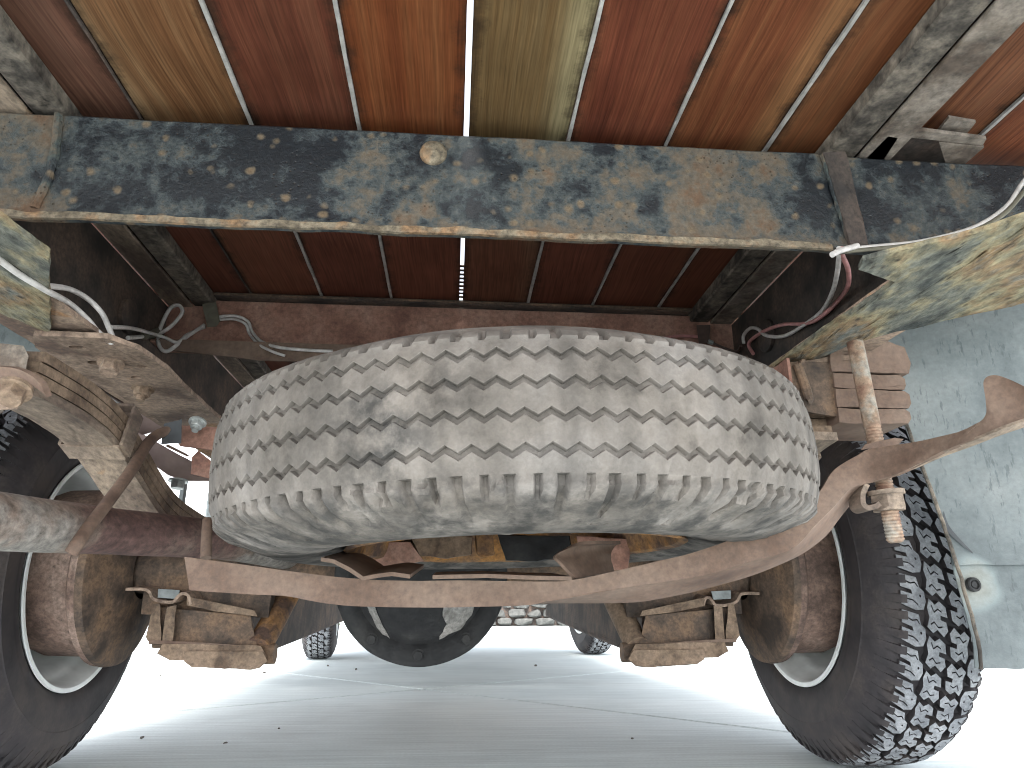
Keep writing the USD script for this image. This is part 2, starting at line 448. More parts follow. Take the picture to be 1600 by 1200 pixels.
M = {}
M['beam'] = beam_look('corroded_beam')
M['beam_green'] = beam_look('corroded_beam_green', 0.02, (0.07, 0.085, 0.078))
M['edge'] = rusty('scaled_edge', [(0.3, (0.124, 0.099, 0.068)), (0.5, (0.211, 0.174, 0.124)), (0.7, (0.223, 0.136, 0.074))], 26, bump=0.7)
M['bar'] = rusty('dusty_rust', [(0.18, (0.079, 0.048, 0.036)), (0.3, (0.119, 0.074, 0.053)), (0.5, (0.170, 0.113, 0.084)), (0.72, (0.206, 0.145, 0.111))], 9, fine_amt=0.22, bump=0.22, bdist=0.0015)
M['cross'] = rusty('red_brown_rust', [(0.3, (0.218, 0.109, 0.081)), (0.5, (0.333, 0.178, 0.132)), (0.72, (0.402, 0.241, 0.184))], 10, fine_amt=0.3, bump=0.3, bdist=0.0015)
M['gusset'] = rusty('yellow_scale', [(0.28, (0.048, 0.054, 0.051)), (0.42, (0.150, 0.150, 0.122)), (0.52, (0.245, 0.211, 0.129)), (0.62, (0.224, 0.150, 0.082)), (0.75, (0.150, 0.163, 0.150))], 13, 9, fine=90, fine_amt=0.55, bump=1.0, bdist=0.006, stretch=(1, 0.45, 1), spots=((0.034, 0.027, 0.020), 70, 0.42))
M['plate'] = rusty('tan_rust', [(0.28, (0.123, 0.080, 0.061)), (0.5, (0.290, 0.210, 0.157)), (0.66, (0.362, 0.261, 0.196)), (0.76, (0.392, 0.217, 0.109))], 11, fine_amt=0.4, bump=0.45, bdist=0.002)
M['leaf'] = rusty('spring_rust', [(0.28, (0.122, 0.088, 0.069)), (0.5, (0.265, 0.204, 0.155)), (0.66, (0.332, 0.254, 0.188)), (0.78, (0.365, 0.199, 0.088))], 9, fine_amt=0.4, bump=0.4, stretch=(1, 0.4, 1))
M['grime'] = rusty('greasy_grime', [(0.3, (0.05, 0.036, 0.028)), (0.5, (0.12, 0.082, 0.058)), (0.68, (0.19, 0.12, 0.075))], 14, fine_amt=0.4, bump=0.5, rough=0.8)
M['grime_tan'] = rusty('dried_mud', [(0.3, (0.110, 0.073, 0.050)), (0.5, (0.220, 0.154, 0.105)), (0.68, (0.264, 0.187, 0.132))], 16, fine_amt=0.35, bump=0.6)
M['orange'] = rusty('orange_rust', [(0.3, (0.10, 0.06, 0.045)), (0.5, (0.24, 0.13, 0.06)), (0.68, (0.36, 0.17, 0.05))], 22, fine_amt=0.4, bump=0.5)
M['dark'] = rusty('sooty_steel', [(0.3, (0.037, 0.031, 0.029)), (0.5, (0.076, 0.058, 0.049)), (0.7, (0.128, 0.088, 0.068))], 12, fine_amt=0.4)
M['drum'] = rusty('drum_rust', [(0.28, (0.098, 0.065, 0.052)), (0.5, (0.208, 0.137, 0.107)), (0.7, (0.273, 0.195, 0.156))], 12, fine_amt=0.4, bump=0.4)
M['sill'] = rusty('dark_sill', [(0.32, (0.052, 0.043, 0.036)), (0.5, (0.130, 0.111, 0.091)), (0.68, (0.195, 0.163, 0.130))], 20, fine=70, fine_amt=0.6, bump=0.5)
M['sill_light'] = rusty('grey_sill', [(0.32, (0.12, 0.09, 0.07)), (0.5, (0.20, 0.165, 0.135)), (0.68, (0.26, 0.22, 0.185))], 18, fine=80, fine_amt=0.4)
M['tanflange'] = rusty('tan_flange', [(0.32, (0.225, 0.128, 0.090)), (0.5, (0.375, 0.247, 0.180)), (0.68, (0.450, 0.315, 0.225))], 12, fine_amt=0.3)
M['strip'] = plain('joint_steel', (0.44, 0.42, 0.40), 0.5, 0.3, 0.35, 40)
M['zinc'] = plain('zinc', (0.42, 0.44, 0.43), 0.45, 0.5, 0.3, 90)
M['pad'] = plain('grey_pad', (0.22, 0.24, 0.24), 0.7, 0, 0.3, 50)
M['wire_white'] = plain('white_wire', (0.58, 0.55, 0.53), 0.5, 0, 0.25, 70)
M['wire_pink'] = plain('pink_wire', (0.52, 0.25, 0.24), 0.5, 0, 0.25, 70)
M['wire_dark'] = plain('dark_wire', (0.09, 0.06, 0.05), 0.6, 0, 0.3, 70)
M['clip'] = plain('clip_tape', (0.13, 0.12, 0.09), 0.8, 0, 0.35, 60, 0.4)
M['black_rubber'] = plain('black_rubber', (0.05, 0.055, 0.06), 0.6, 0, 0.3, 60, 0.3)
M['rim_white'] = plain('rim_paint', (0.82, 0.85, 0.84), 0.4, 0, 0.12, 20, 0.05)
M['bodypink'] = plain('body_primer', (0.36, 0.27, 0.24), 0.7, 0, 0.25, 14)
M['rod'] = rusty('rod_rust', [(0.3, (0.18, 0.10, 0.07)), (0.5, (0.29, 0.20, 0.14)), (0.66, (0.30, 0.27, 0.23))], 30, fine_amt=0.35, bump=0.3)
M['pipe'] = rusty('pipe_rust', [(0.22, (0.075, 0.038, 0.034)), (0.42, (0.15, 0.088, 0.075)), (0.54, (0.215, 0.16, 0.128)), (0.64, (0.25, 0.225, 0.20)), (0.8, (0.29, 0.265, 0.24))], 4.2, fine=110, fine_amt=0.45, rough=0.85, bump=0.5, stretch=(0.7, 0.7, 1), seed=4)
M['diff'] = rusty('oily_black', [(0.30, (0.008, 0.008, 0.009)), (0.5, (0.016, 0.016, 0.017)), (0.7, (0.032, 0.031, 0.03))], 20, rough=0.75, fine_amt=0.4, bump=0.5)
M['worn'] = rusty('worn_grey', [(0.30, (0.12, 0.11, 0.10)), (0.5, (0.24, 0.23, 0.215)), (0.7, (0.30, 0.28, 0.26))], 25, rough=0.6, fine_amt=0.4)

# tyres
M['tyre_side'] = rusty('tyre_sidewall', [(0.3, (0.020, 0.018, 0.020)), (0.5, (0.034, 0.029, 0.031)), (0.7, (0.055, 0.045, 0.042))], 10, rough=0.75, fine=200, fine_amt=0.35, bump=0.25)
M['tyre_tread'] = rusty('tyre_tread', [(0.3, (0.14, 0.146, 0.158)), (0.5, (0.215, 0.223, 0.236)), (0.7, (0.28, 0.285, 0.295))], 22, rough=0.75, fine=220, fine_amt=0.3, bump=0.2)
M['spare'] = usdkit.material(stage, LOOK + 'dusty_spare', {
    'g': ('geometry', {}), 'tc': ('texture_coordinate', {}),
    'n': ('noise_texture', {'scale': 9.0, 'detail': 9.0, 'roughness': 0.66}),
    'r': ('rgb_ramp', {'ramp': [(0.34, (0.07, 0.060, 0.051)), (0.41, (0.132, 0.115, 0.099)), (0.50, (0.168, 0.148, 0.130)), (0.64, (0.196, 0.178, 0.162))]}),
    'mp': ('mapping', {'scale': (26, 26, 2.0)}),
    'st': ('noise_texture', {'scale': 1.0, 'detail': 3.0}),
    'sr': ('map_range', {'from_min': 0.38, 'from_max': 0.62, 'to_min': 0.78, 'to_max': 1.12}),
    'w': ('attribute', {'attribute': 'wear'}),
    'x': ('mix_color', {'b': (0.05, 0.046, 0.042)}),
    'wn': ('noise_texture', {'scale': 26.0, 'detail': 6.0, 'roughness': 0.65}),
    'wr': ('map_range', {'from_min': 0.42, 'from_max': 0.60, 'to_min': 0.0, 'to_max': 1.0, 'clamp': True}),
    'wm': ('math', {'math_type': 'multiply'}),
    'ck': ('voronoi_texture', {'scale': 24.0, 'feature': 'distance_to_edge'}),
    'ckn': ('noise_texture', {'scale': 18.0, 'detail': 4.0}), 'cka': ('vector_math', {'math_type': 'scale', 'scale': 0.05}), 'ckv': ('vector_math', {'math_type': 'add'}),
    'ckm': ('map_range', {'from_min': 0.035, 'from_max': 0.008, 'to_min': 0.0, 'to_max': 1.0, 'clamp': True}),
    'cks': ('noise_texture', {'scale': 5.0, 'detail': 3.0}), 'ckt': ('map_range', {'from_min': 0.55, 'from_max': 0.64, 'to_min': 0.0, 'to_max': 0.0, 'clamp': True}), 'ckx': ('math', {'math_type': 'multiply'}),
    'x2': ('mix_color', {'b': (0.06, 0.055, 0.05)}),
    'f': ('noise_texture', {'scale': 230.0, 'detail': 4.0, 'roughness': 0.7}),
    'fr': ('map_range', {'from_min': 0.3, 'from_max': 0.7, 'to_min': 0.86, 'to_max': 1.12}),
    'ml': ('math', {'math_type': 'multiply'}),
    'sc': ('vector_math', {'math_type': 'scale'}),
    'hh': ('math', {'math_type': 'multiply_add', 'value2': -2.0}),
    'b': ('bump', {'strength': 0.35, 'distance': 0.002}),
    'p': ('principled_bsdf', {'roughness': 0.88}),
}, [('g.position', k + '.vector') for k in ('n', 'wn', 'f', 'ckn', 'cks', 'mp')] + [('n.fac', 'r.fac'), ('mp.vector', 'st.vector'), ('st.fac', 'sr.value'), ('wn.fac', 'wr.value'), ('wr.result', 'wm.value1'), ('w.fac', 'wm.value2'), ('wm.value', 'x.fac'), ('r.color', 'x.a'),
    ('ckn.color', 'cka.vector1'), ('cka.vector', 'ckv.vector1'), ('g.position', 'ckv.vector2'), ('ckv.vector', 'ck.vector'), ('ck.distance', 'ckm.value'), ('cks.fac', 'ckt.value'), ('ckm.result', 'ckx.value1'), ('ckt.result', 'ckx.value2'), ('ckx.value', 'x2.fac'), ('x.result', 'x2.a'),
    ('f.fac', 'fr.value'), ('fr.result', 'ml.value1'), ('sr.result', 'ml.value2'), ('ml.value', 'sc.scale'), ('x2.result', 'sc.vector1'), ('sc.vector', 'p.base_color'), ('ckx.value', 'hh.value1'), ('f.fac', 'hh.value3'), ('hh.value', 'b.height'), ('b.normal', 'p.normal')], surface='p.BSDF')

# faded teal panel with fine scratches and a rust halo round its bolt
BOLT = PY(1525, 913, 1.024)
M['panel'] = usdkit.material(stage, LOOK + 'faded_panel', {
    'g': ('geometry', {}),
    'n': ('noise_texture', {'scale': 5.0, 'detail': 8.0, 'roughness': 0.65}),
    'r': ('rgb_ramp', {'ramp': [(0.38, (0.11, 0.130, 0.134)), (0.5, (0.16, 0.183, 0.185)), (0.62, (0.21, 0.23, 0.227))]}),
    'mp': ('mapping', {'rotation': (0, 0.45, 0), 'scale': (120, 120, 26)}),
    's': ('noise_texture', {'scale': 1.0, 'detail': 4.0, 'roughness': 0.7}),
    'sm': ('map_range', {'from_min': 0.585, 'from_max': 0.64, 'to_min': 0.0, 'to_max': 0.55, 'clamp': True}),
    'x': ('mix_color', {'b': (0.06, 0.075, 0.08)}),
    'd': ('vector_math', {'math_type': 'distance', 'vector2': tuple(BOLT)}),
    'dn': ('noise_texture', {'scale': 30.0, 'detail': 4.0}), 'da': ('math', {'math_type': 'multiply_add', 'value2': 0.03}),
    'dr': ('rgb_ramp', {'ramp': [(0.0, (0.12, 0.06, 0.03)), (0.30, (0.17, 0.12, 0.075)), (0.52, (0.25, 0.25, 0.215)), (0.8, (0.26, 0.285, 0.27)), (1.0, (0.2, 0.24, 0.24))]}),
    'ds': ('map_range', {'from_min': 0.008, 'from_max': 0.052, 'to_min': 0.0, 'to_max': 1.0, 'clamp': True}),
    'dm': ('map_range', {'from_min': 0.05, 'from_max': 0.06, 'to_min': 0.85, 'to_max': 0.0, 'clamp': True}),
    'x2': ('mix_color', {}),
    'f': ('noise_texture', {'scale': 120.0, 'detail': 5.0, 'roughness': 0.7}),
    'fr': ('map_range', {'from_min': 0.3, 'from_max': 0.7, 'to_min': 0.85, 'to_max': 1.12}),
    'sc': ('vector_math', {'math_type': 'scale'}),
    'b': ('bump', {'strength': 0.25, 'distance': 0.002}),
    'p': ('principled_bsdf', {'roughness': 0.55}),
}, [('g.position', k + '.vector') for k in ('n', 'mp', 'dn', 'f')] + [('n.fac', 'r.fac'), ('mp.vector', 's.vector'), ('s.fac', 'sm.value'), ('sm.result', 'x.fac'), ('r.color', 'x.a'), ('g.position', 'd.vector1'), ('dn.fac', 'da.value1'), ('d.value', 'da.value3'),
    ('da.value', 'ds.value'), ('ds.result', 'dr.fac'), ('da.value', 'dm.value'), ('dm.result', 'x2.fac'), ('x.result', 'x2.a'), ('dr.color', 'x2.b'), ('f.fac', 'fr.value'), ('fr.result', 'sc.scale'), ('x2.result', 'sc.vector1'), ('sc.vector', 'p.base_color'), ('f.fac', 'b.height'), ('b.normal', 'p.normal')], surface='p.BSDF')

M['concrete'] = usdkit.material(stage, LOOK + 'broom_concrete', {
    'g': ('geometry', {}), 'oi': ('object_info', {}),
    'n': ('noise_texture', {'scale': 1.4, 'detail': 9.0, 'roughness': 0.6}),
    'r': ('rgb_ramp', {'ramp': [(0.3, (0.49, 0.545, 0.545)), (0.5, (0.585, 0.64, 0.635)), (0.7, (0.645, 0.69, 0.68))]}),
    'mp': ('mapping', {'rotation': (0, 0, 0.62), 'scale': (2.2, 90, 1)}),
    'st': ('noise_texture', {'scale': 0.9, 'detail': 8.0, 'roughness': 0.7, 'distortion': 0.6}), 'stm': ('map_range', {'from_min': 0.52, 'from_max': 0.70, 'to_min': 0.0, 'to_max': 0.5, 'clamp': True}), 'stx': ('mix_color', {'b': (0.40, 0.43, 0.425)}),
    's': ('noise_texture', {'scale': 1.0, 'detail': 4.0, 'roughness': 0.6}),
    'sr': ('map_range', {'from_min': 0.35, 'from_max': 0.65, 'to_min': 0.86, 'to_max': 1.08}),
    'f': ('noise_texture', {'scale': 160.0, 'detail': 5.0, 'roughness': 0.7}),
    'fr': ('map_range', {'from_min': 0.3, 'from_max': 0.7, 'to_min': 0.90, 'to_max': 1.08}),
    'ml': ('math', {'math_type': 'multiply'}),
    'sc': ('vector_math', {'math_type': 'scale'}),
    'hb': ('math', {'math_type': 'add'}),
    'b': ('bump', {'strength': 0.25, 'distance': 0.002}),
    'p': ('principled_bsdf', {'roughness': 0.85}),
}, [('g.position', k + '.vector') for k in ('n', 'mp', 'f')] + [('n.fac', 'r.fac'), ('mp.vector', 's.vector'), ('s.fac', 'sr.value'), ('f.fac', 'fr.value'), ('sr.result', 'ml.value1'), ('fr.result', 'ml.value2'), ('ml.value', 'sc.scale'), ('g.position', 'st.vector'), ('st.fac', 'stm.value'), ('stm.result', 'stx.fac'), ('r.color', 'stx.a'), ('stx.result', 'sc.vector1'), ('sc.vector', 'p.base_color'),
    ('s.fac', 'hb.value1'), ('f.fac', 'hb.value2'), ('hb.value', 'b.height'), ('b.normal', 'p.normal')], surface='p.BSDF')
M['joint'] = plain('joint_filler', (0.07, 0.07, 0.07), 0.9, 0, 0.3, 30)
M['stone'] = plain('wall_stone', (0.08, 0.08, 0.075), 0.9, 0, 0.4, 12, 0.4)
M['pebble'] = plain('pebble_stone', (0.10, 0.09, 0.08), 0.9, 0, 0.3, 200)
M['green'] = plain('shrub_leaf', (0.09, 0.12, 0.05), 0.7, 0, 0.4, 30)

# ---------------------------------------------------------------- the ground: cast slabs with joints on a wide base
ground = thing('ground', label='pale concrete apron in broad slabs under and around the truck', cat='concrete', kind='structure')
obj('base', trimesh.Trimesh([[-400, -400, -0.012], [400, -400, -0.012], [400, 400, -0.012], [-400, 400, -0.012]], [[0, 1, 2], [0, 2, 3]], process=False), M['joint'], ground)
J0 = np.array([-0.10, 2.91])                                # where two joints cross
a1 = np.array([1.681, -2.012]); a1 /= np.linalg.norm(a1)    # along the first joint
a2 = np.array([-a1[1], a1[0]])
S, G = 3.6, 0.0075
span = list(range(-4, 4))


def slab_mesh(c0, c1, d0, d1):
    b = 0.004
    lo = [(c0 + G, d0 + G), (c1 - G, d0 + G), (c1 - G, d1 - G), (c0 + G, d1 - G)]
    hi = [(c0 + G + b, d0 + G + b), (c1 - G - b, d0 + G + b), (c1 - G - b, d1 - G - b), (c0 + G + b, d1 - G - b)]
    V = [[*(J0 + a1 * p + a2 * q), z] for z, L in ((-0.011, lo), (-0.003, lo), (0.0, hi)) for p, q in L]
    f = []
    for L in (0, 4):
        for k in range(4):
            q = (k + 1) % 4
            f += [[L + k, L + q, L + 4 + q], [L + k, L + 4 + q, L + 4 + k]]
    f += [[8, 9, 10], [8, 10, 11]]
    return trimesh.Trimesh(V, f, process=False)


for i in span:
    for j in span:
        obj('slab', slab_mesh(i * S, (i + 1) * S, j * S, (j + 1) * S), M['concrete'], ground)
E4 = 4 * S
far = []
for c0, c1, d0, d1 in ((-400, -E4, -400, 400), (E4, 400, -400, 400), (-E4, E4, -400, -E4), (-E4, E4, E4, 400)):
    far.append(slab_mesh(c0, c1, d0, d1))
obj('far_concrete', cat_(*far), M['concrete'], ground)

# ---------------------------------------------------------------- dry stone wall and shrub far behind the truck
wall = thing('stone_wall', label='low dry stone wall of grey rough stones far beyond the concrete', cat='wall')
rw = np.random.default_rng(3)
z = 0.0
for row in range(4):
    h = rw.uniform(0.17, 0.24)
    x = -1.4 - rw.uniform(0, 0.3)
    while x < 5.6:
        w = rw.uniform(0.26, 0.52)
        pts = rw.normal(size=(26, 3))
        pts /= np.linalg.norm(pts, axis=1, keepdims=True)
        pts = np.sign(pts) * np.abs(pts) ** 0.55 * [w * 0.5, 0.2, h * 0.52] * rw.uniform(0.86, 1.05, (26, 1))
        obj('stone', hull(pts + [x + w / 2, 16.7 + rw.uniform(-0.05, 0.05) + 0.05 * row, z + h / 2]), M['stone'], wall)
        x += w + rw.uniform(0.0, 0.02)
    z += h
obj('core', bx(-1.5, 5.7, 16.78, 17.1, 0, 0.75), M['dark'], wall)
sh = thing('shrub', label='small green shrub growing at the far edge of the concrete, left', cat='shrub', loc=(-2.6, 16.5, 0))
rs = np.random.default_rng(5)
leaves = []
for k in range(900):
    d = rs.normal(size=3)
    d = d / np.linalg.norm(d) * rs.uniform(0.4, 1) ** 0.5 * [0.75, 0.4, 0.5] * (1 + 0.3 * math.sin(5 * d[0]))
    c = d + [0, 0, 0.5]
    if c[2] < 0.03:
        continue
    u, v = rs.normal(size=3), rs.normal(size=3)
    u *= 0.035 / np.linalg.norm(u); v *= 0.018 / np.linalg.norm(v)
    leaves.append([c - u, c + v, c + u, c - v])
L = np.array(leaves).reshape(-1, 3)
obj('foliage', (L, np.arange(len(L)).reshape(-1, 4)), M['green'], sh)
obj('stem', cat_(*[tube([(0, 0, 0), (0.1 * math.cos(k), 0.06 * math.sin(k), 0.25), (0.3 * math.cos(k), 0.15 * math.sin(k), 0.6)], [0.012, 0.008, 0.004], 6, 3) for k in range(6)]), M['grime'], sh)

# ---------------------------------------------------------------- the truck
truck = thing('flatbed_truck', label='old rusty flatbed truck with a wooden plank bed, seen from underneath its tail', cat='truck')

# bed floor
ZB = 0.86
bed = thing('bed_floor', truck)
edges = [-0.935, -0.802, -0.668, -0.535, -0.402, -0.267, -0.132, 0.0, 0.137, 0.2675, 0.4025, 0.535, 0.668, 0.802, 0.935]
cols = [((0.13, 0.05, 0.03), (0.22, 0.10, 0.06), (0.28, 0.15, 0.09)),
        ((0.13, 0.05, 0.03), (0.22, 0.10, 0.06), (0.28, 0.15, 0.09)),
        ((0.13, 0.05, 0.03), (0.22, 0.10, 0.06), (0.28, 0.15, 0.09)),
        ((0.13, 0.055, 0.038), (0.20, 0.095, 0.065), (0.26, 0.14, 0.095)),
        ((0.13, 0.052, 0.022), (0.24, 0.115, 0.052), (0.40, 0.25, 0.13)),
        ((0.10, 0.030, 0.018), (0.165, 0.055, 0.031), (0.22, 0.09, 0.05)),
        ((0.14, 0.036, 0.014), (0.235, 0.072, 0.027), (0.31, 0.125, 0.05)),
        ((0.16, 0.085, 0.036), (0.27, 0.165, 0.072), (0.36, 0.25, 0.125)),
        ((0.11, 0.030, 0.018), (0.19, 0.057, 0.031), (0.25, 0.09, 0.045)),
        ((0.13, 0.036, 0.018), (0.22, 0.075, 0.034), (0.29, 0.125, 0.055)),
        ((0.14, 0.045, 0.020), (0.25, 0.095, 0.042), (0.32, 0.15, 0.07)),
        ((0.14, 0.05, 0.022), (0.26, 0.10, 0.048), (0.33, 0.16, 0.08)),
        ((0.15, 0.04, 0.018), (0.27, 0.085, 0.04), (0.34, 0.14, 0.065)),
        ((0.13, 0.05, 0.03), (0.22, 0.10, 0.06), (0.28, 0.15, 0.09))]
for k in range(14):
    x0, x1 = edges[k] + 0.0022, edges[k + 1] - 0.0022
    if k == 6:
        x1 = 0.0008
    if k == 7:
        x0 = 0.0078
    edge = {4: (x0, 0.06, (0.32, 0.22, 0.125)), 9: (x1, -0.035, (0.21, 0.10, 0.045)), 10: (x0, 0.05, (0.22, 0.12, 0.06)), 7: (x1, -0.03, (0.22, 0.18, 0.10))}.get(k)
    cc = [tuple(v * (0.44 if k == 7 else 0.56 if k == 6 else 0.62) for v in c) for c in cols[k]]
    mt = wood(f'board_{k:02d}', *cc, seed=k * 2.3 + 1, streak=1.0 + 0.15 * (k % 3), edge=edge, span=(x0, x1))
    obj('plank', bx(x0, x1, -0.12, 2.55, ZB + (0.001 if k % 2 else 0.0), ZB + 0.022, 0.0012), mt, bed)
for k in range(1, 14):
    if k == 7:
        continue
    x = edges[k]
    V = rough_up(bx(x - 0.0045, x + 0.0045, -0.12, 2.55, ZB + 0.0015 + 0.0225, ZB + 0.027, 0.0003), 0.0002, 60, k)
    obj('joint_strip', V, M['strip'], bed)
    wdt = 0.0021 if k not in (4, 13) else 0.0010
    pts = np.linspace(-0.12, 2.55, 110)
    jit = meshkit.fbm(np.c_[pts * 18, np.full(110, k * 7.0), np.zeros(110)], 3, k) - 0.5
    jit2 = meshkit.fbm(np.c_[pts * 18, np.full(110, k * 9.0 + 3), np.zeros(110)], 3, k + 40) - 0.5
    A = np.c_[x - wdt + jit * 0.0022, pts, np.full(110, ZB + 0.0012)]
    B = np.c_[x + wdt + jit2 * 0.0022, pts, np.full(110, ZB + 0.0012)]
    obj('joint_bead', ribbon(A, B, 0.004, sm=False, flip=1 if True else -1), M['strip'] if k != 4 else M['dark'], bed)
# debris bridging the open middle gap near the second crossmember
for k, y in enumerate(np.arange(1.165, 1.30, 0.0165)):
    obj('gap_debris', bx(0.0, 0.0085, y, y + 0.0065, ZB + 0.004, ZB + 0.006, 0.0005), M['dark'], bed)
obj('side_rail', bx(-0.96, -0.937, -0.12, 2.55, ZB - 0.03, ZB + 0.03), M['dark'], bed)
obj('side_rail', bx(0.937, 0.96, -0.12, 2.55, ZB - 0.03, ZB + 0.03), M['dark'], bed)

# long sills under the bed, outboard of the planks in view
for s in (-1, 1):
    X = lambda a, b: (min(s * a, s * b), max(s * a, s * b))
    sill = obj('bed_sill', bx(*X(0.470, 0.5105), -0.12, 2.5, 0.835, 0.8595, 0.003), M['sill'], truck)
    obj('sill_flange', bx(*X(0.512, 0.556), -0.12, 2.5, 0.832, 0.838, 0.001), M['leaf'] if s < 0 else M['sill_light'], sill)
    obj('sill_web', bx(*X(0.552, 0.556), -0.12, 2.5, 0.8385, 0.8590, 0.001), M['sill_light'], sill)

# rear crossmember: face, ragged lower lip, weld seams, rivet
XB = np.linspace(-0.95, 0.95, 240)
nz = lambda s, a, q=0: (meshkit.fbm(np.c_[XB * q, np.zeros(240) + s, np.zeros(240)], 4, s) - 0.5) * a
YB = 0.745
top = np.where(XB > 0.455, 0.826, 0.829) + nz(1, 0.003, 14)
bot = 0.692 + nz(2, 0.005, 22)
prof = []
rows = [(YB + 0.058, top - 0.003), (YB + 0.004, top + 0.0), (YB, top - 0.004)]
for t in (0.25, 0.5, 0.75):
    rows.append((YB + 0.0012 * math.sin(t * 9) + nz(4, 0.0015, 9), top + (bot - top) * t))
rows += [(YB - 0.001, bot + 0.012), (YB - 0.004 + nz(3, 0.003, 30), bot + 0.004), (YB - 0.003, bot), (YB + 0.010, bot - 0.001), (YB + 0.010, bot + 0.004), (YB + 0.006, bot + 0.010), (YB + 0.006, top - 0.008), (YB + 0.058, top - 0.008)]
V = np.vstack([np.c_[XB, np.broadcast_to(y, 240), zz] for y, zz in rows])
f = []
nr = len(rows)
for r in range(nr):
    q = (r + 1) % nr
    for i in range(239):
        a, b, c, d = r * 240 + i, r * 240 + i + 1, q * 240 + i + 1, q * 240 + i
        f += [[a, d, c], [a, c, b]]
for e in (0, 239):
    f += [[r * 240 + e, (r + 1) * 240 + e, e] if e == 0 else [(r + 1) * 240 + e, r * 240 + e, e] for r in range(1, nr - 1)]
beam = obj('rear_crossmember', trimesh.Trimesh(V, f, process=False), M['beam'], truck, smooth=40)
lip = []
xs = np.linspace(-0.95, 0.447, 200)
lz = 0.690 + (meshkit.fbm(np.c_[xs * 22, np.zeros(200) + 2, np.zeros(200)], 4, 2) - 0.5) * 0.005
lh = 0.004 + 0.006 * (meshkit.fbm(np.c_[xs * 30, np.zeros(200) + 9, np.zeros(200)], 4, 8) - 0.3)
obj('lower_lip', ribbon(np.c_[xs, np.full(200, YB - 0.0065), lz + lh], np.c_[xs, np.full(200, YB - 0.0075), lz - 0.003], 0.004, sm=False, flip=1), M['edge'], beam)
obj('weld_seam', cat_(rough_up(plate([(0.452, YB - 0.003, 0.822), (0.482, YB - 0.003, 0.824), (0.488, YB - 0.003, 0.75), (0.492, YB - 0.003, 0.69), (0.470, YB - 0.003, 0.69)], 0.006, (0, -1, 0), jag_amp=0.002, seed=4), 0.001, 90, 1, 0.012)), M['dark'], beam)
obj('weld_seam', cat_(rough_up(tube([(0.455, YB - 0.004, 0.822), (0.462, YB - 0.005, 0.76), (0.474, YB - 0.004, 0.69)], 0.004, 8), 0.0015, 120, 2)), M['beam_green'], beam)
obj('weld_seam', rough_up(tube([(-0.472, YB - 0.001, 0.826), (-0.466, YB - 0.002, 0.76), (-0.474, YB - 0.001, 0.70)], 0.005, 8), 0.0018, 100, 3), M['beam_green'], beam)
rv = PY(677, 240, YB)
pr = [(0.0, 0.0162), (-0.003, 0.0165), (-0.006, 0.0155), (-0.009, 0.0125), (-0.0108, 0.007), (-0.0112, 0.0)]
obj('rivet', rough_up(lathe(pr, 28, 'y', rv + [0, 0.002, 0]), 0.0006, 140), M['edge'], beam, smooth=True)
obj('closing_strip', cat_(bx(-0.9, 0.47, YB + 0.058, YB + 0.075, 0.8435, 0.8485), bx(0.56, 0.95, YB + 0.05, YB + 0.075, 0.8425, 0.8485)), M['sill'], beam)
obj('closing_angle', bx(-0.9, 0.47, YB + 0.030, YB + 0.045, 0.8315, 0.8345, 0.001), M['dark'], beam)
# bracket between crossmember and bed at the right
br = thing('bed_bracket', truck)
zb = 0.838
q = lambda x, y, zz=zb: PZ(x, y, zz)
obj('bracket_plate', plate([q(1403, 194), q(1540, 212), q(1534, 222), q(1388, 206)], 0.005, (0, 0, -1)), M['sill_light'], br)
obj('bracket_plate', plate([q(1386, 207), q(1402, 209), q(1378, 246), q(1350, 244)], 0.006, (0, 0, -1)), M['sill_light'], br)
obj('bracket_plate', plate([q(1466, 217), q(1536, 224), q(1500, 256), q(1478, 254)], 0.006, (0, 0, -1)), M['sill_light'], br)
obj('bracket_tab', plate([q(1482, 180, 0.852), q(1524, 187, 0.852), q(1504, 212, 0.852), q(1460, 207, 0.852)], 0.004, (0, 0, -1)), M['sill_light'], br)
obj('bracket_back', plate([q(1388, 208, 0.852), q(1470, 217, 0.852), q(1478, 262, 0.852), q(1376, 250, 0.852)], 0.003, (0, 0, 1)), M['dark'], br)

# second crossmember: web, lower lip, dark packing on top
cm = obj('middle_crossmember', rough_up(bx(-0.60, 0.60, 1.318, 1.324, 0.742, 0.848, 0.001), 0.0010, 14, 1, 0.04), M['cross'], truck, smooth=30)
obj('lower_lip', rough_up(bx(-0.555, 0.60, 1.2595, 1.3175, 0.737, 0.742, 0.001), 0.0012, 14, 2, 0.04), M['cross'], cm, smooth=30)
obj('lip_edge', rough_up(plate([(-0.545, 1.2545, 0.738), (-0.53, 1.2545, 0.722), (-0.36, 1.2545, 0.706), (0.60, 1.2545, 0.706), (0.60, 1.2545, 0.741), (-0.545, 1.2545, 0.741)], 0.0045, (0, 1, 0)), 0.0012, 14, 3, 0.03), M['bar'], cm, smooth=30)
obj('packing_strip', cat_(bx(-0.47, 0.47, 1.300, 1.32, 0.8495, 0.8585), bx(-0.60, 0.60, 1.325, 1.36, 0.8485, 0.8585)), M['dark'], cm)
obj('packing_edge', bx(-0.47, 0.47, 1.295, 1.2995, 0.8505, 0.8545, 0.0006), M['grime'], cm)

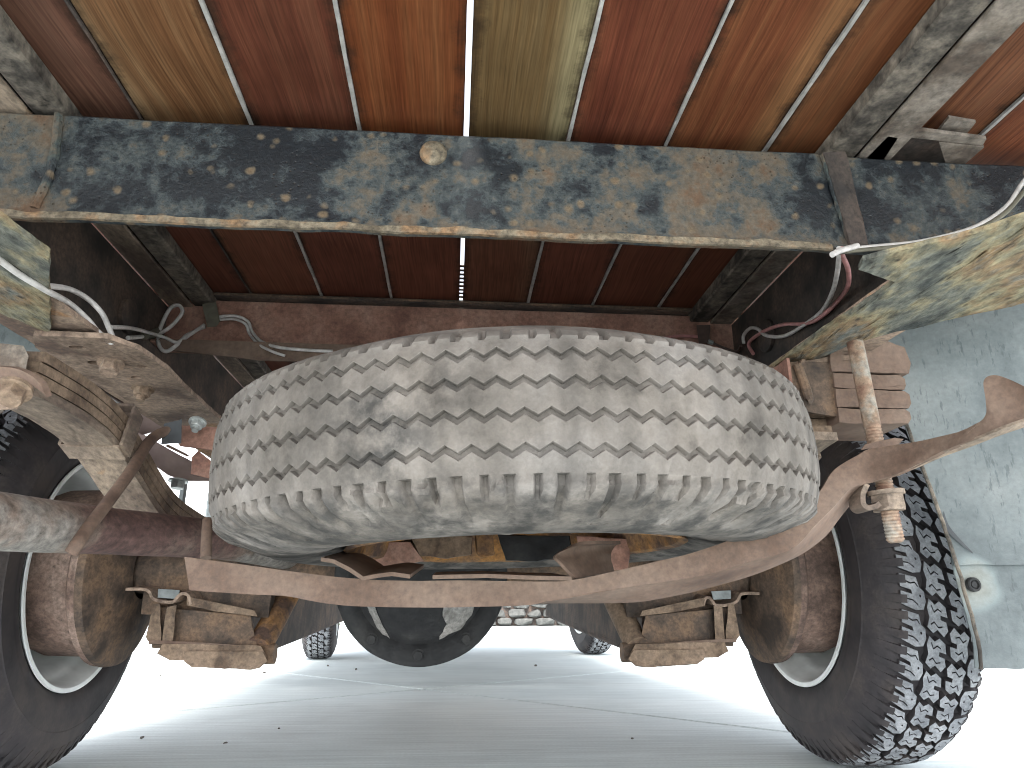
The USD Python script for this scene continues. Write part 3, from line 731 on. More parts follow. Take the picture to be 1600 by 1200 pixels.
# frame rails: web, flanges, ragged gussets
for s in (-1, 1):
    X = lambda a, b: (min(s * a, s * b), max(s * a, s * b))
    rail = obj('frame_rail', rough_up(bx(*X(0.556, 0.562), 0.805, 5.6, 0.612, 0.831, 0.001), 0.0015, 6, 5, 0.12), M['dark'], truck, smooth=30)
    obj('lower_flange', plate([(s * 0.462, 0.62, 0.606), (s * 0.450, 0.95, 0.606), (s * 0.462, 1.2, 0.606), (s * 0.47, 5.6, 0.606), (s * 0.5555, 5.6, 0.606), (s * 0.5555, 0.62, 0.606)], 0.006, (0, 0, 1), jag_amp=0.003, seed=3), M['plate'], rail)
    obj('web_boss', lathe([(0.0, 0.03), (-0.006, 0.03), (-0.009, 0.024), (-0.009, 0.0)] if s > 0 else [(0.0, 0.0), (0.009, 0.0), (0.009, 0.024), (0.006, 0.03), (0.0, 0.03)], 24, 'x', (s * 0.5555, 1.16, 0.745)), M['dark'], rail, smooth=35)
gz = 0.600
gl = [(-0.47, 0.30), (-0.40, 0.30), (-0.405, 0.56), (-0.396, 0.655), (-0.505, 0.872), (-0.529, 0.81), (-0.57, 0.70), (-0.62, 0.50), (-0.60, 0.30)]
g1 = rough_up(plate([(a, b, gz) for a, b in gl], 0.0055, (0, 0, 1), jag_amp=0.003, seed=11), 0.0016, 60, 6, 0.03)
obj('frame_gusset', g1, M['gusset'], truck, smooth=25, label='flaking yellow grey gusset plate under the left frame rail')
gr = [(0.52, 0.30), (0.505, 0.50), (0.470, 0.545), (0.432, 0.575), (0.396, 0.602), (0.402, 0.622), (0.455, 0.648), (0.452, 0.72), (0.446, 0.80), (0.444, 0.94), (0.470, 0.955), (0.510, 0.819), (0.536, 0.784), (0.580, 0.735), (0.631, 0.689), (0.72, 0.60), (0.80, 0.45), (0.80, 0.30)]
g2 = rough_up(plate([(a, b, gz) for a, b in gr], 0.0055, (0, 0, 1), jag_amp=0.0045, seed=21, step=0.012), 0.0018, 60, 9, 0.03)
obj('frame_gusset', g2, M['gusset'], truck, smooth=25, label='flaking yellow grey gusset plate under the right frame rail')
# stepped end plates of the spring hangers, outboard
for s in (1,):
    hg = thing('spring_hanger', truck)
    st = [(0.500, 0.606, 0.578, 0.630), (0.500, 0.601, 0.555, 0.575), (0.500, 0.603, 0.529, 0.553), (0.500, 0.598, 0.507, 0.527)]
    for k, (xa, xb, za, zc) in enumerate(st):
        P = [(xa, 0.87, za), (xb - 0.004, 0.87, za), (xb, 0.87, za + 0.006), (xb, 0.87, zc - 0.005), (xb - 0.006, 0.87, zc), (xa, 0.87, zc)]
        if k == 0:
            P = [(xa, 0.87, za), (xb, 0.87, za), (xb + 0.006, 0.87, za + 0.014), (xb + 0.002, 0.87, zc - 0.014), (xb - 0.03, 0.87, zc - 0.004), (xb - 0.05, 0.87, zc + 0.006), (xa, 0.87, zc + 0.01)]
        P = [(s * a, b, c) for a, b, c in P]
        obj('hanger_plate', rough_up(plate(P, 0.10, (0, 1, 0), jag_amp=0.002, seed=k + 3), 0.001, 60, k, 0.03), M['bar'], hg, smooth=30)
    obj('hanger_face', rough_up(plate([(0.434, 0.874, 0.592), (0.434, 0.874, 0.525), (0.505, 0.874, 0.515), (0.505, 0.874, 0.592)], 0.006, (0, 1, 0), jag_amp=0.002), 0.0008, 40, 4, 0.03), M['grime'], hg, smooth=30)
    obj('hanger_rib', rough_up(tube([(0.452, 0.868, 0.585), (0.46, 0.866, 0.54), (0.458, 0.867, 0.535)], 0.006, 8, 4), 0.0008, 60, 1), M['grime'], hg, smooth=40)
    obj('hanger_cheek', rough_up(plate([(0.434, 0.86, 0.592), (0.434, 0.86, 0.53), (0.434, 0.95, 0.525), (0.434, 1.06, 0.50), (0.434, 1.14, 0.515), (0.434, 1.14, 0.592)], 0.004, (1, 0, 0), holes=[ngon3((0.434, 1.0, 0.545), (0, 1, 0), (0, 0, 1), 0.010, 0.010)], jag_amp=0.002), 0.0006, 40, 3, 0.03), M['cross'], hg, smooth=30)
sk = thing('spring_shackle', truck)
sy = 0.715
obj('shackle_plate', rough_up(hull([PY(x, y, Y) for Y in (sy, sy + 0.02) for x, y in ((-60, 528), (36, 540), (44, 556), (38, 598), (20, 606), (-60, 600))]), 0.0012, 50, 1, 0.012), M['sill_light'], sk, smooth=35)
A = [PY(x, y, sy - 0.01) for x, y in ((-60, 572), (0, 573), (28, 577), (50, 588), (64, 601))]
obj('shackle_strap', ribbon(A, [a + [0.004, 0.006, -0.011] for a in A], 0.006, 5), M['bar'], sk, smooth=45)
obj('shackle_bolt', hexbolt(PY(24, 607, sy - 0.008), (0.1, -0.6, -1), 0.012, 0.017), M['grime_tan'], sk)
obj('shackle_foot', rough_up(hull([PY(x, y, Y) for Y in (sy, sy + 0.03) for x, y in ((-60, 606), (20, 612), (30, 626), (26, 640), (-60, 642))]), 0.0015, 50, 2, 0.012), M['plate'], sk, smooth=35)
# holed bracket plates that tie the hangers to the frame
zp = 0.594


def slot(px, py, ru, rv, z=zp):
    c = PZ(px, py, z)
    return ngon3(c, (1, 0, 0), (0, 1, 0), ru, rv)


bp = thing('hanger_bracket', truck)
outline = [PZ(x, y, zp) for x, y in ((60, 524), (168, 529), (215, 546), (262, 578), (300, 617), (352, 662), (332, 668), (285, 652), (258, 640), (222, 622), (196, 606), (160, 566), (110, 532))]
outline = [PZ(x, y, zp) for x, y in ((52, 524), (168, 529), (215, 546), (262, 578), (300, 617), (352, 662), (330, 672), (268, 672), (222, 640), (180, 614), (150, 600), (110, 575), (54, 542))]
obj('bracket_plate', rough_up(plate(outline, 0.007, (0, 0, 1), holes=[slot(122, 543, 0.011, 0.007), slot(149, 567, 0.010, 0.009), slot(213, 590, 0.008, 0.006), slot(222, 573, 0.007, 0.007)], jag_amp=0.002, seed=8), 0.0008, 50, 3, 0.04), M['plate'], bp, smooth=30)
obj('hexagon_bolt', hexbolt(PZ(174, 565, zp), (0.1, -0.35, -1), 0.0125, 0.020), M['plate'], bp)
obj('hexagon_bolt', hexbolt(PZ(224, 606, zp), (0, -0.2, -1), 0.012, 0.014, shank=0.008), M['grime_tan'], bp)
bp2 = thing('hanger_bracket', truck)
outline = [PZ(x, y, zp) for x, y in ((1190, 585), (1225, 574), (1340, 560), (1345, 606), (1300, 640), (1262, 668), (1245, 650), (1235, 632), (1215, 605))]
obj('bracket_plate', rough_up(plate(outline, 0.007, (0, 0, 1), holes=[slot(1272, 585, 0.012, 0.006), slot(1250, 604, 0.008, 0.006)], jag_amp=0.002, seed=9), 0.0008, 50, 3, 0.04), M['plate'], bp2, smooth=30)
obj('hexagon_bolt', hexbolt(PZ(1233, 597, zp), (0, -0.3, -1), 0.0125, 0.02), M['plate'], bp2)
obj('bracket_web', rough_up(plate([(0.455, 0.86, 0.590), (0.455, 1.12, 0.590), (0.455, 1.12, 0.50), (0.455, 0.95, 0.52)], 0.005, (1, 0, 0), jag_amp=0.002), 0.0005, 50, 1, 0.04), M['grime'], bp2, smooth=30)

# leaf springs: rear half of four leaves with a clip, front half as stacked leaves running forward
for s in (-1, 1):
    sp = thing('leaf_spring', truck)
    cl = spline([(0.735, 0.497), (0.79, 0.499), (0.88, 0.497), (0.97, 0.481), (1.14, 0.418), (1.28, 0.398), (1.44, 0.393), (1.80, 0.392), (2.4, 0.396), (3.1, 0.41)], 8)
    ys = 0.735 if s < 0 else 0.875
    for k in range(4):
        y0, y1 = (ys, 3.1) if k == 0 else (ys + 0.008 * k, 2.9 - 0.3 * k)
        c = cl[(cl[:, 0] >= y0) & (cl[:, 0] <= y1)]
        T = np.gradient(c, axis=0)
        N = np.c_[-T[:, 1], T[:, 0]] / np.linalg.norm(T, axis=1)[:, None]
        lo = c + N * (0.0128 * k)
        w0 = np.where(c[:, 0] < 1.5, 0.030, 0.0325)
        A = np.c_[s * 0.47 - w0, lo]
        B = np.c_[s * 0.47 + w0, lo]
        if s > 0 or True:
            shift = np.where(c[:, 0] > 1.45, (c[:, 0] - 1.45).clip(0, 0.3) * 0.06, 0)
            A[:, 0] -= s * shift; B[:, 0] -= s * shift
        obj('leaf', rough_up(ribbon(A, B, 0.0112, sm=False, flip=1), 0.0006, 40, k), M['leaf'] if k == 0 else M['grime_tan'], sp, smooth=35)
    obj('torque_arm', rough_up(plate([(s * 0.402, 1.52, 0.203), (s * 0.402, 1.80, 0.2), (s * 0.402, 3.1, 0.262), (s * 0.402, 3.1, 0.30), (s * 0.402, 2.2, 0.33), (s * 0.402, 1.52, 0.33)], 0.012, (-s, 0, 0), jag_amp=0.002), 0.001, 20, 4, 0.06), M['dark'], sp, smooth=30)
    obj('torque_arm_edge', tube([(s * 0.40, 1.52, 0.203), (s * 0.40, 1.80, 0.2), (s * 0.40, 3.1, 0.262)], 0.008, 8, 4), M['dark'], sp, smooth=40)
    cy, cz = 0.962, 0.478
    band = [PY(0, 0, 1)] 
    rect = [(-0.036, -0.006), (0.036, -0.006), (0.036, 0.056), (-0.036, 0.056), (-0.036, -0.006)]
    ang = math.atan2(-0.06, 0.17)
    ringp = [np.array([s * 0.47 + a, cy - math.sin(ang) * b, cz + math.cos(ang) * b]) for a, b in rect]
    d = np.array([0, math.cos(ang), math.sin(ang)]) * 0.030
    parts = []
    for a, b in zip(ringp[:-1], ringp[1:]):
        n = np.cross(b - a, d); n /= np.linalg.norm(n)
        parts.append(hull([a - d / 2, a + d / 2, b - d / 2, b + d / 2, a - d / 2 - n * 0.004, a + d / 2 - n * 0.004, b - d / 2 - n * 0.004, b + d / 2 - n * 0.004]))
    obj('spring_clip', cat_(*parts), M['leaf'], sp)
    obj('clip_bolt', tube([ringp[3] + d * 0.2, ringp[2] + d * 0.2], 0.006, 10, 0), M['grime'], sp)

# axle: tube, differential, spring seats, drums
axle = thing('rear_axle', truck)
AY, AZ = 1.44, 0.345
obj('axle_tube', lathe([(-0.60, 0.0), (-0.60, 0.04), (-0.22, 0.043), (-0.12, 0.07), (0.02, 0.07), (0.12, 0.043), (0.60, 0.04), (0.60, 0.0)], 32, 'x', (0, AY, AZ)), M['grime'], axle, smooth=35)
DX, DY, DZ = -0.054, 1.33, 0.338
ringprof = [(0.12, 0.06), (0.08, 0.115), (0.03, 0.140), (0.012, 0.152), (0.0, 0.156), (-0.010, 0.155), (-0.016, 0.150), (-0.018, 0.138), (-0.016, 0.128), (-0.012, 0.120), (-0.022, 0.112), (-0.040, 0.098), (-0.054, 0.075), (-0.062, 0.045), (-0.064, 0.0)]
dm = lathe([(a, r) for a, r in ringprof], 96, 'y', (DX, DY, DZ))
V = np.array(dm.vertices)
an = np.arctan2(V[:, 0] - DX, V[:, 2] - DZ)
rad = np.hypot(V[:, 0] - DX, V[:, 2] - DZ)
bump = np.clip(np.cos(an * 10 + 0.0) - 0.3, 0, 1) * 0.006 * ((rad > 0.125) & (V[:, 1] < DY + 0.015))
V[:, 1] -= bump
sq = 1 + 0.02 * np.cos(2 * an)
V[:, 0] = DX + (V[:, 0] - DX) * sq
df = obj('differential_cover', rough_up(trimesh.Trimesh(V, dm.faces, process=False), 0.0008, 50, 2), M['diff'], axle, smooth=40)
for k in range(10):
    a = k * 2 * math.pi / 10 + math.pi
    obj('cover_bolt', hexbolt((DX + 0.137 * math.sin(a) * 1.0, DY - 0.020, DZ + 0.137 * math.cos(a)), (0, -1, 0), 0.0085, 0.009, 1.3), M['diff'], df)
dome_y = lambda r: np.interp(r, [0.0, 0.045, 0.075, 0.098, 0.112, 0.12], [-0.064, -0.062, -0.054, -0.040, -0.022, -0.012])


def patch(pxs, seed):
    P2 = np.array([PY(x, y, DY - 0.03)[[0, 2]] for x, y in pxs])
    P2 = jag(P2, 0.006, 0.0035, seed)
    pg = Polygon(P2).buffer(0)
    t = trimesh.creation.extrude_polygon(pg if pg.geom_type == 'Polygon' else max(pg.geoms, key=lambda g: g.area), 0.0012, engine='earcut')
    v, ff = trimesh.remesh.subdivide_to_size(t.vertices, t.faces, 0.006, max_iter=12)
    r = np.hypot(v[:, 0] - DX, v[:, 1] - DZ)
    return trimesh.Trimesh(np.c_[v[:, 0], DY + dome_y(r) - v[:, 2] - 0.0012, v[:, 1]], ff[:, ::-1], process=False)


obj('bare_patch', patch([(571, 940), (584, 940), (592, 962), (603, 990), (607, 998), (596, 992), (584, 975)], 3), M['worn'], df, smooth=30)
obj('bare_patch', patch([(694, 940), (742, 940), (738, 962), (720, 985), (700, 992), (687, 1000), (686, 994), (697, 975), (692, 962)], 5), M['worn'], df, smooth=30)
for s in (-1, 1):
    def Q(x, y, Y):                       # measured on the left seat, mirrored for the right one
        p = PY(x, y, Y)
        return np.array([p[0] if s < 0 else -p[0] + 0.005, p[1], p[2]])
    seat = thing('spring_seat', axle)
    Y0 = 1.36
    obj('axle_pad', rough_up(hull([(s * x, Y, zz) for x, Y, zz in ((0.33, 1.40, 0.262), (0.555, 1.40, 0.268), (0.33, 1.40, 0.33), (0.555, 1.40, 0.33), (0.33, 1.48, 0.262), (0.555, 1.48, 0.268), (0.33, 1.48, 0.33), (0.555, 1.48, 0.33))]), 0.002, 40, 9, 0.03), M['grime'], seat, smooth=35)
    # bent top strap
    line = [(196, 923), (228, 924), (236, 936), (250, 942), (270, 943), (277, 936), (284, 930), (292, 932), (296, 945)]
    A = [Q(x, y, Y0) for x, y in line]
    Bk = [p + [s * -0.012, 0.10, 0.01] for p in A]
    obj('top_strap', ribbon(A, Bk, 0.005, 3, flip=1), M['plate'], seat, smooth=35)
    obj('grey_pad', rough_up(hull([Q(x, y, Y) for Y in (Y0 + 0.004, Y0 + 0.06) for x, y in ((247, 920), (281, 922), (277, 936), (246, 934))]), 0.0008, 60, 1, 0.01), M['pad'], seat, smooth=30)
    obj('strap_arm', rough_up(hull([Q(x, y, Y) for Y in (Y0, Y0 + 0.02) for x, y in ((292, 932), (398, 954), (402, 963), (340, 956), (292, 946))]), 0.0008, 60, 2, 0.02), M['grime_tan'], seat, smooth=30)
    # seat box with a grooved left post
    obj('seat_body', rough_up(hull([Q(x, y, Y) for Y in (Y0 + 0.012, Y0 + 0.14) for x, y in ((238, 948), (392, 962), (402, 1014), (238, 1012))]), 0.002, 40, 3, 0.015), M['grime'], seat, smooth=40)
    obj('seat_post', rough_up(hull([Q(x, y, Y) for Y in (Y0 - 0.002, Y0 + 0.05) for x, y in ((240, 944), (250, 944), (252, 1002), (232, 1002), (228, 995))]), 0.0015, 50, 4, 0.012), M['grime_tan'], seat, smooth=40)
    obj('seat_post', rough_up(hull([Q(x, y, Y) for Y in (Y0 - 0.004, Y0 + 0.05) for x, y in ((261, 948), (276, 946), (270, 1004), (253, 1002))]), 0.0015, 50, 5, 0.012), M['grime_tan'], seat, smooth=40)
    obj('seat_lip', rough_up(hull([Q(x, y, Y) for Y in (Y0 - 0.01, Y0 + 0.10) for x, y in ((232, 1000), (300, 1003), (404, 1010), (404, 1013), (300, 1008), (233, 1006))]), 0.0008, 60, 6, 0.02), M['bar'], seat, smooth=35)
    obj('lower_plate', rough_up(hull([Q(x, y, Y) for Y in (Y0 - 0.012, Y0 + 0.09) for x, y in ((254, 1006), (300, 1006), (408, 1009), (416, 1026), (412, 1034), (290, 1030), (264, 1031), (246, 1021))]), 0.0015, 50, 7, 0.015), M['grime_tan'], seat, smooth=35)
    obj('lower_tray', rough_up(hull([Q(x, y, Y) for Y in (Y0 - 0.02, Y0 + 0.06) for x, y in ((288, 1018), (410, 1018), (418, 1033), (405, 1043), (390, 1046), (330, 1043), (300, 1042), (288, 1034))]), 0.0015, 50, 8, 0.012), M['grime_tan'], seat, smooth=40)
    sa = thing('shock_absorber', truck)
    p0, p1 = Q(404, 1012, Y0 + 0.02), Q(452, 925, Y0 + 0.12)
    obj('damper_body', rough_up(tube([p0, p0 + (p1 - p0) * 0.5, p1], 0.0225, 20, 4), 0.001, 40, 1), M['orange'] if s < 0 else M['grime_tan'], sa, smooth=40)
    obj('lower_eye', tube([p0 + [-0.03, 0, -0.01], p0 + [0.03, 0, -0.01]], 0.017, 16, 0), M['grime'], sa, smooth=40)

# brake drums
for s in (-1, 1):
    pr = [(0.575, 0.05), (0.585, 0.10), (0.598, 0.140), (0.602, 0.158), (0.606, 0.166), (0.618, 0.168), (0.630, 0.166), (0.634, 0.156), (0.640, 0.150), (0.715, 0.148), (0.735, 0.140), (0.738, 0.05)]
    dr = thing('brake_drum', axle)
    mk = lathe([(s * a, r) for a, r in pr[:6]], 72, 'x', (0, AY, AZ))
    obj('backing_plate', mk if s > 0 else trimesh.Trimesh(mk.vertices, mk.faces[:, ::-1], process=False), M['grime'], dr, smooth=35)
    mk = lathe([(s * a, r) for a, r in pr[5:]], 72, 'x', (0, AY, AZ))
    obj('drum_shell', mk if s > 0 else trimesh.Trimesh(mk.vertices, mk.faces[:, ::-1], process=False), M['drum'], dr, smooth=35)


# ---------------------------------------------------------------- wheels
def on_cylinder(poly, r0, r1, R_of_v):
    """outline in (arc length, width) raised from r0 to r1 on the wheel's rolling surface"""
    t = trimesh.creation.extrude_polygon(poly, 1.0, engine='earcut')
    V = np.array(t.vertices)
    return V, np.array(t.faces)


def truck_tyre(Rr=0.345, hw=0.067, N=38, sipes=True):
    P = 2 * math.pi * Rr / N
    sl = lambda pts, w=0.0011: LineString(pts).buffer(w, cap_style=2)
    A = Polygon([(-0.0235, -.104), (-0.003, -.104), (-0.003, -.086), (0.003, -.084), (0.004, -.104), (0.0245, -.104), (0.026, -0.078), (0.020, -0.060), (0.006, -0.054), (-0.008, -0.057), (-0.012, -0.067), (-0.026, -0.072)])
    B = Polygon([(-.0245, -.047), (-.010, -.052), (.004, -.047), (.020, -.052), (.026, -.038), (.018, -.028), (.025, -.012), (.013, -.002), (.001, -.007), (.001, -.021), (-.006, -.021), (-.007, -.004), (-.022, -.008), (-.027, -.023), (-.019, -.034)])
    if sipes:
        A = A.difference(unary_union([sl([(-0.015, -.100), (-0.013, -.086), (-0.017, -.076), (-0.012, -.070)]), sl([(0.014, -.100), (0.012, -.084), (0.016, -.072)]), LineString([(0.001, -0.066), (0.001, -0.0661)]).buffer(0.0022)]))
        B = B.difference(unary_union([sl([(-0.016, -0.042), (-0.007, -0.036), (-0.014, -0.027), (-0.012, -0.018)]), sl([(0.014, -0.044), (0.008, -0.036), (0.014, -0.026), (0.010, -0.016)])]))
    from shapely import affinity
    A, B = [affinity.affine_transform(g, [1, 0.28, 0, hw / 0.1, 0, 0]) for g in (A, B)]
    C = affinity.translate(affinity.rotate(B, 180, origin=(0, 0)), 0.5 * P, 0)
    D = affinity.translate(affinity.rotate(A, 180, origin=(0, 0)), 0.5 * P, 0)
    B = affinity.translate(B, 0.42 * P, 0)
    C = affinity.translate(C, 0.42 * P, 0)
    VV, FF, RB, n0 = [], [], [], 0
    crown = lambda v: 0.004 * (np.abs(v) / hw) ** 2 + np.where(np.abs(v) > hw * 0.82, 0.012 * ((np.abs(v) - hw * 0.82) / (hw * 0.18)).clip(0) ** 2 * 0.4, 0)
    for k in range(N):
        for G_ in (A, B, C, D):
            for g in (G_.geoms if hasattr(G_, 'geoms') else [G_]):
                t = trimesh.creation.extrude_polygon(g.simplify(0.0003), 1.0, engine='earcut')
                V = np.array(t.vertices)
                rr = Rr - crown(V[:, 1]) - np.where(V[:, 2] > 0.5, 0.0, 0.018)
                th = (V[:, 0] + k * P) / Rr
                W = np.c_[V[:, 1], rr * np.cos(th), rr * np.sin(th)]
                ff = np.array(t.faces)[:, ::-1]
                top_ = (V[ff][:, :, 2] > 0.5).all(1)
                VV.append(W)
                FF.append(ff[top_] + n0)
                n0 += len(V)
                RB.append(trimesh.Trimesh(W, ff[~top_], process=False))
        for u in (-0.0125, 0.0135):
            for sg in (-1, 1):
                th = (u + k * P + (0.5 * P if sg > 0 else 0)) / Rr
                w = 0.0065 / Rr
                pts = []
                for v, r, ww in ((hw - 0.004, Rr - 0.006, w), (hw + 0.0065, Rr - 0.012, w), (hw + 0.0245, Rr - 0.044, w * 0.8), (hw + 0.018, Rr - 0.044, w * 0.8), (hw - 0.004, Rr - 0.03, w)):
                    for q in (-1, 1):
                        pts.append((sg * v, r * math.cos(th + q * ww), r * math.sin(th + q * ww)))
                h = hull(pts)
                RB.append(h)
    blocks = trimesh.Trimesh(np.vstack(VV), np.vstack(FF), process=False)
    o = hw
    half = [(-o - .006, .199), (-o - .020, .206), (-o - .0285, .222), (-o - .0315, .236), (-o - .030, .238), (-o - .033, .255), (-o - .0325, .272), (-o - .0335, .2735), (-o - .031, .276), (-o - .0265, .296), (-o - .016, .315), (-o - .003, Rr - .0175), (-o + .015, Rr - .0130), (-o + .04, Rr - .0118)]
    prof = half + [(-a, r) for a, r in half[::-1]]
    return blocks, cat_(lathe(prof, 120, 'x', closed=False), *RB)


def rim_mesh(o):
    lip = [(-o - .0215, .2045), (-o - .0255, .211), (-o - .0285, .2105), (-o - .0275, .203), (-o - .019, .197), (-o + .006, .193), (-o + .018, .186), (-o + .03, .176), (0.01, .172), (0.035, .170), (0.048, .150), (0.055, .120), (0.040, .10), (0.030, .06), (0.030, 0.0)]
    outer = [(0.010, .172), (o - .02, .178), (o - .006, .193), (o + .019, .197), (o + .0275, .203), (o + .0285, .2105), (o + .0255, .211), (o + .0215, .2045)]
    return cat_(lathe(lip, 96), lathe(outer, 96))


def place(mesh, M4):
    t = mesh.copy()
    t.apply_transform(M4)
    return t


def wheel_matrix(x, y, z, outer=1, steer=0.0, spin=0.0):
    a = trimesh.transformations.rotation_matrix(spin, (1, 0, 0))
    b = trimesh.transformations.rotation_matrix((0 if outer > 0 else math.pi) + steer, (0, 0, 1))
    return trimesh.transformations.translation_matrix((x, y, z)) @ b @ a


blocks, carcass = truck_tyre()
rim = rim_mesh(0.067)
blocks_f, carcass_f = truck_tyre(sipes=False)
for x, y, zz, out, steer, spin, nm, bl, lab in (
        (-0.774, 1.452, 0.345, -1, 0, 0.3, 'rear_wheel', blocks, 'left rear wheel'), (0.774, 1.452, 0.345, 1, 0, 0.03, 'rear_wheel', blocks, 'right rear wheel'),
        (-0.815, 4.86, 0.345, -1, math.radians(6), 0.1, 'front_wheel', blocks_f, 'left front wheel'), (0.985, 5.24, 0.345, 1, math.radians(8), 0.2, 'front_wheel', blocks_f, 'right front wheel')):
    w = thing(nm, truck)
    M4 = wheel_matrix(x, y, zz, out, steer, spin)
    ty = obj('tyre', place(carcass, M4), M['tyre_side'], w, smooth=50)
    obj('tread', place(bl, M4), M['tyre_tread'], ty)
    obj('rim', place(rim, M4), M['rim_white'], w, smooth=35)

# front axle and driveline, dim beyond the rear axle
obj('front_axle', lathe([(-0.70, 0.0), (-0.70, 0.035), (0.84, 0.035), (0.84, 0.0)], 20, 'x', (0, 5.05, 0.36)), M['dark'], truck, smooth=35)
obj('propeller_shaft', tube([(DX, 1.46, 0.36), (DX * 0.6, 2.6, 0.44), (0, 3.7, 0.50)], 0.035, 18, 4), M['grime'], truck, smooth=40)
obj('gearbox_crossmember', rough_up(hull([(x, y, zz) for x in (-0.55, 0.55) for y in (3.5, 3.6) for zz in (0.50, 0.60)] + [(x, y, 0.44) for x in (-0.25, 0.25) for y in (3.5, 3.6)]), 0.003, 12, 1, 0.06), M['grime'], truck, smooth=30)
cab = thing('cab_underbody', truck)
obj('floor_pan', cat_(bx(-0.86, 0.86, 2.75, 5.7, 0.64, 0.68, 0.01), bx(-0.16, 0.16, 2.75, 4.4, 0.60, 0.639, 0.01)), M['dark'], cab)
obj('firewall', bx(-0.86, 0.86, 2.70, 2.745, 0.62, 1.45, 0.01), M['bodypink'], cab)
obj('sill_panel', bx(-0.90, -0.862, 2.7, 4.3, 0.55, 1.45, 0.015), M['panel'], cab)
obj('sill_panel', bx(0.862, 0.90, 2.7, 4.3, 0.55, 1.45, 0.015), M['panel'], cab)
obj('roof', bx(-0.90, 0.90, 2.7, 4.4, 1.452, 1.50, 0.02), M['panel'], cab)
obj('bonnet', bx(-0.90, 0.90, 4.31, 5.9, 0.95, 1.05, 0.04), M['panel'], cab)

# steel panels hanging behind the rear wheels
for s in (-1, 1):
    yy = lambda x: 1.045 - (abs(x) - 0.70) * 0.30
    rgt = [(p[0], p[2]) for p in (PY(*e) for e in ((1354, 480, 1.05), (1370, 530, 1.049), (1400, 620, 1.045), (1424, 690, 1.042), (1450, 760, 1.039), (1476, 830, 1.035), (1506, 920, 1.029), (1530, 1000, 1.025), (1535, 1046, 1.025)))]
    rgt += [(1.16, rgt[-1][1] + 0.002), (1.16, 0.80)]
    if s < 0:
        rgt = [(a - 0.07 * min(1, max(0, (b - 0.48) / 0.08)) if a < 1.1 else a, b) for a, b in rgt]
    P = [(s * a, yy(a), b) for a, b in rgt]
    pn = thing('mudguard_panel', truck)
    nrm = np.cross(np.array(P[9]) - P[8], [0, 0, 1.0])
    lowcut = PY(1525, 884, 1.026)[2]
    up = [p for p in P if p[2] >= lowcut]
    dn = [p for p in P if p[2] < lowcut]
    xl = np.interp(lowcut, [rgt[6][1], rgt[5][1]], [rgt[6][0], rgt[5][0]])
    # P runs down the inner edge, then outward along the bottom, then up
    upper = P[:6] + [(s * xl, yy(xl), lowcut + 0.0012), (s * 1.16, yy(1.16), lowcut + 0.0012), P[10]]
    lower = [(s * xl, yy(xl) + 0.0045, lowcut + 0.012), (P[6][0], P[6][1] + 0.0045, P[6][2]), (P[7][0], P[7][1] + 0.0045, P[7][2]), (P[8][0], P[8][1] + 0.0045, P[8][2]), (P[9][0], P[9][1] + 0.0045, P[9][2]), (s * 1.16, yy(1.16) + 0.0045, lowcut + 0.012)]
    nn = np.array([s * 0.33, 0.944, 0])
    obj('upper_sheet', plate(upper, 0.003, nn, jag_amp=0.0012, seed=2), M['panel'], pn)
    obj('lower_sheet', plate(lower, 0.003, nn, jag_amp=0.0012, seed=4), M['panel'], pn)
    e = spline([np.array(p) for p in P[:9]], 6)
    e = e + (meshkit.fbm(e * 60, 3, 2)[:, None] - 0.5) * [0.004, 0.0, 0.0]
    obj('edge_bead', tube(e + [0, -0.003, 0], 0.0028, 8, 0), M['sill'], pn, smooth=40)
    if s > 0:
        b = np.array([BOLT[0] + 0.002, yy(BOLT[0]) + 0.004, BOLT[2]])
        obj('panel_bolt', lathe([(0.004, 0.0105), (-0.0015, 0.0102), (-0.0030, 0.0088), (-0.0028, 0.0068), (0.0005, 0.0060), (0.0010, 0.0048), (-0.0012, 0.0042), (-0.0014, 0.0)], 26, 'y', b), M['diff'], pn, smooth=25)
        sc_ = [PY(x, y, 1.0) for x, y in ((1474, 800), (1482, 822), (1498, 842), (1519, 864))]
        A_ = [np.array([p[0] * yy(p[0] * 1.03) , yy(p[0] * 1.03) - 0.0012, (p[2] - CAM_H) * yy(p[0] * 1.03) + CAM_H]) for p in sc_]
        obj('panel_scuff', ribbon([a + [0, 0, 0.001] for a in A_], [a + np.array([-0.003, 0, -0.009]) * k_ for a, k_ in zip(A_, (1, 1, 0.6, 0.1))], 0.0006, 5), M['black_rubber'], pn)

# ---------------------------------------------------------------- spare-wheel carrier: long bent angle bar, rod, nut, cradle plates
carrier = thing('spare_carrier', truck)
Yc = lambda x: np.interp(x, [288, 600, 900, 1150, 1361, 1440, 1540, 1600], [0.90, 0.87, 0.84, 0.82, 0.80, 0.75, 0.66, 0.62])
topl = [(288, 870), (330, 876), (400, 885), (450, 892), (531, 902), (612, 907), (734, 907), (856, 909), (897, 906), (937, 898), (1019, 879), (1100, 858), (1193, 824), (1254, 796), (1282, 766), (1305, 733), (1343, 710), (1361, 701), (1427, 691), (1497, 675), (1530, 660)]
midl = [(296, 922), (335, 925), (400, 929), (450, 932), (511, 943), (572, 948), (694, 949), (816, 946), (850, 941), (889, 932), (978, 918), (1100, 899), (1170, 878), (1235, 859), (1277, 817), (1305, 789), (1329, 764), (1361, 753), (1403, 740), (1436, 724), (1500, 690)]
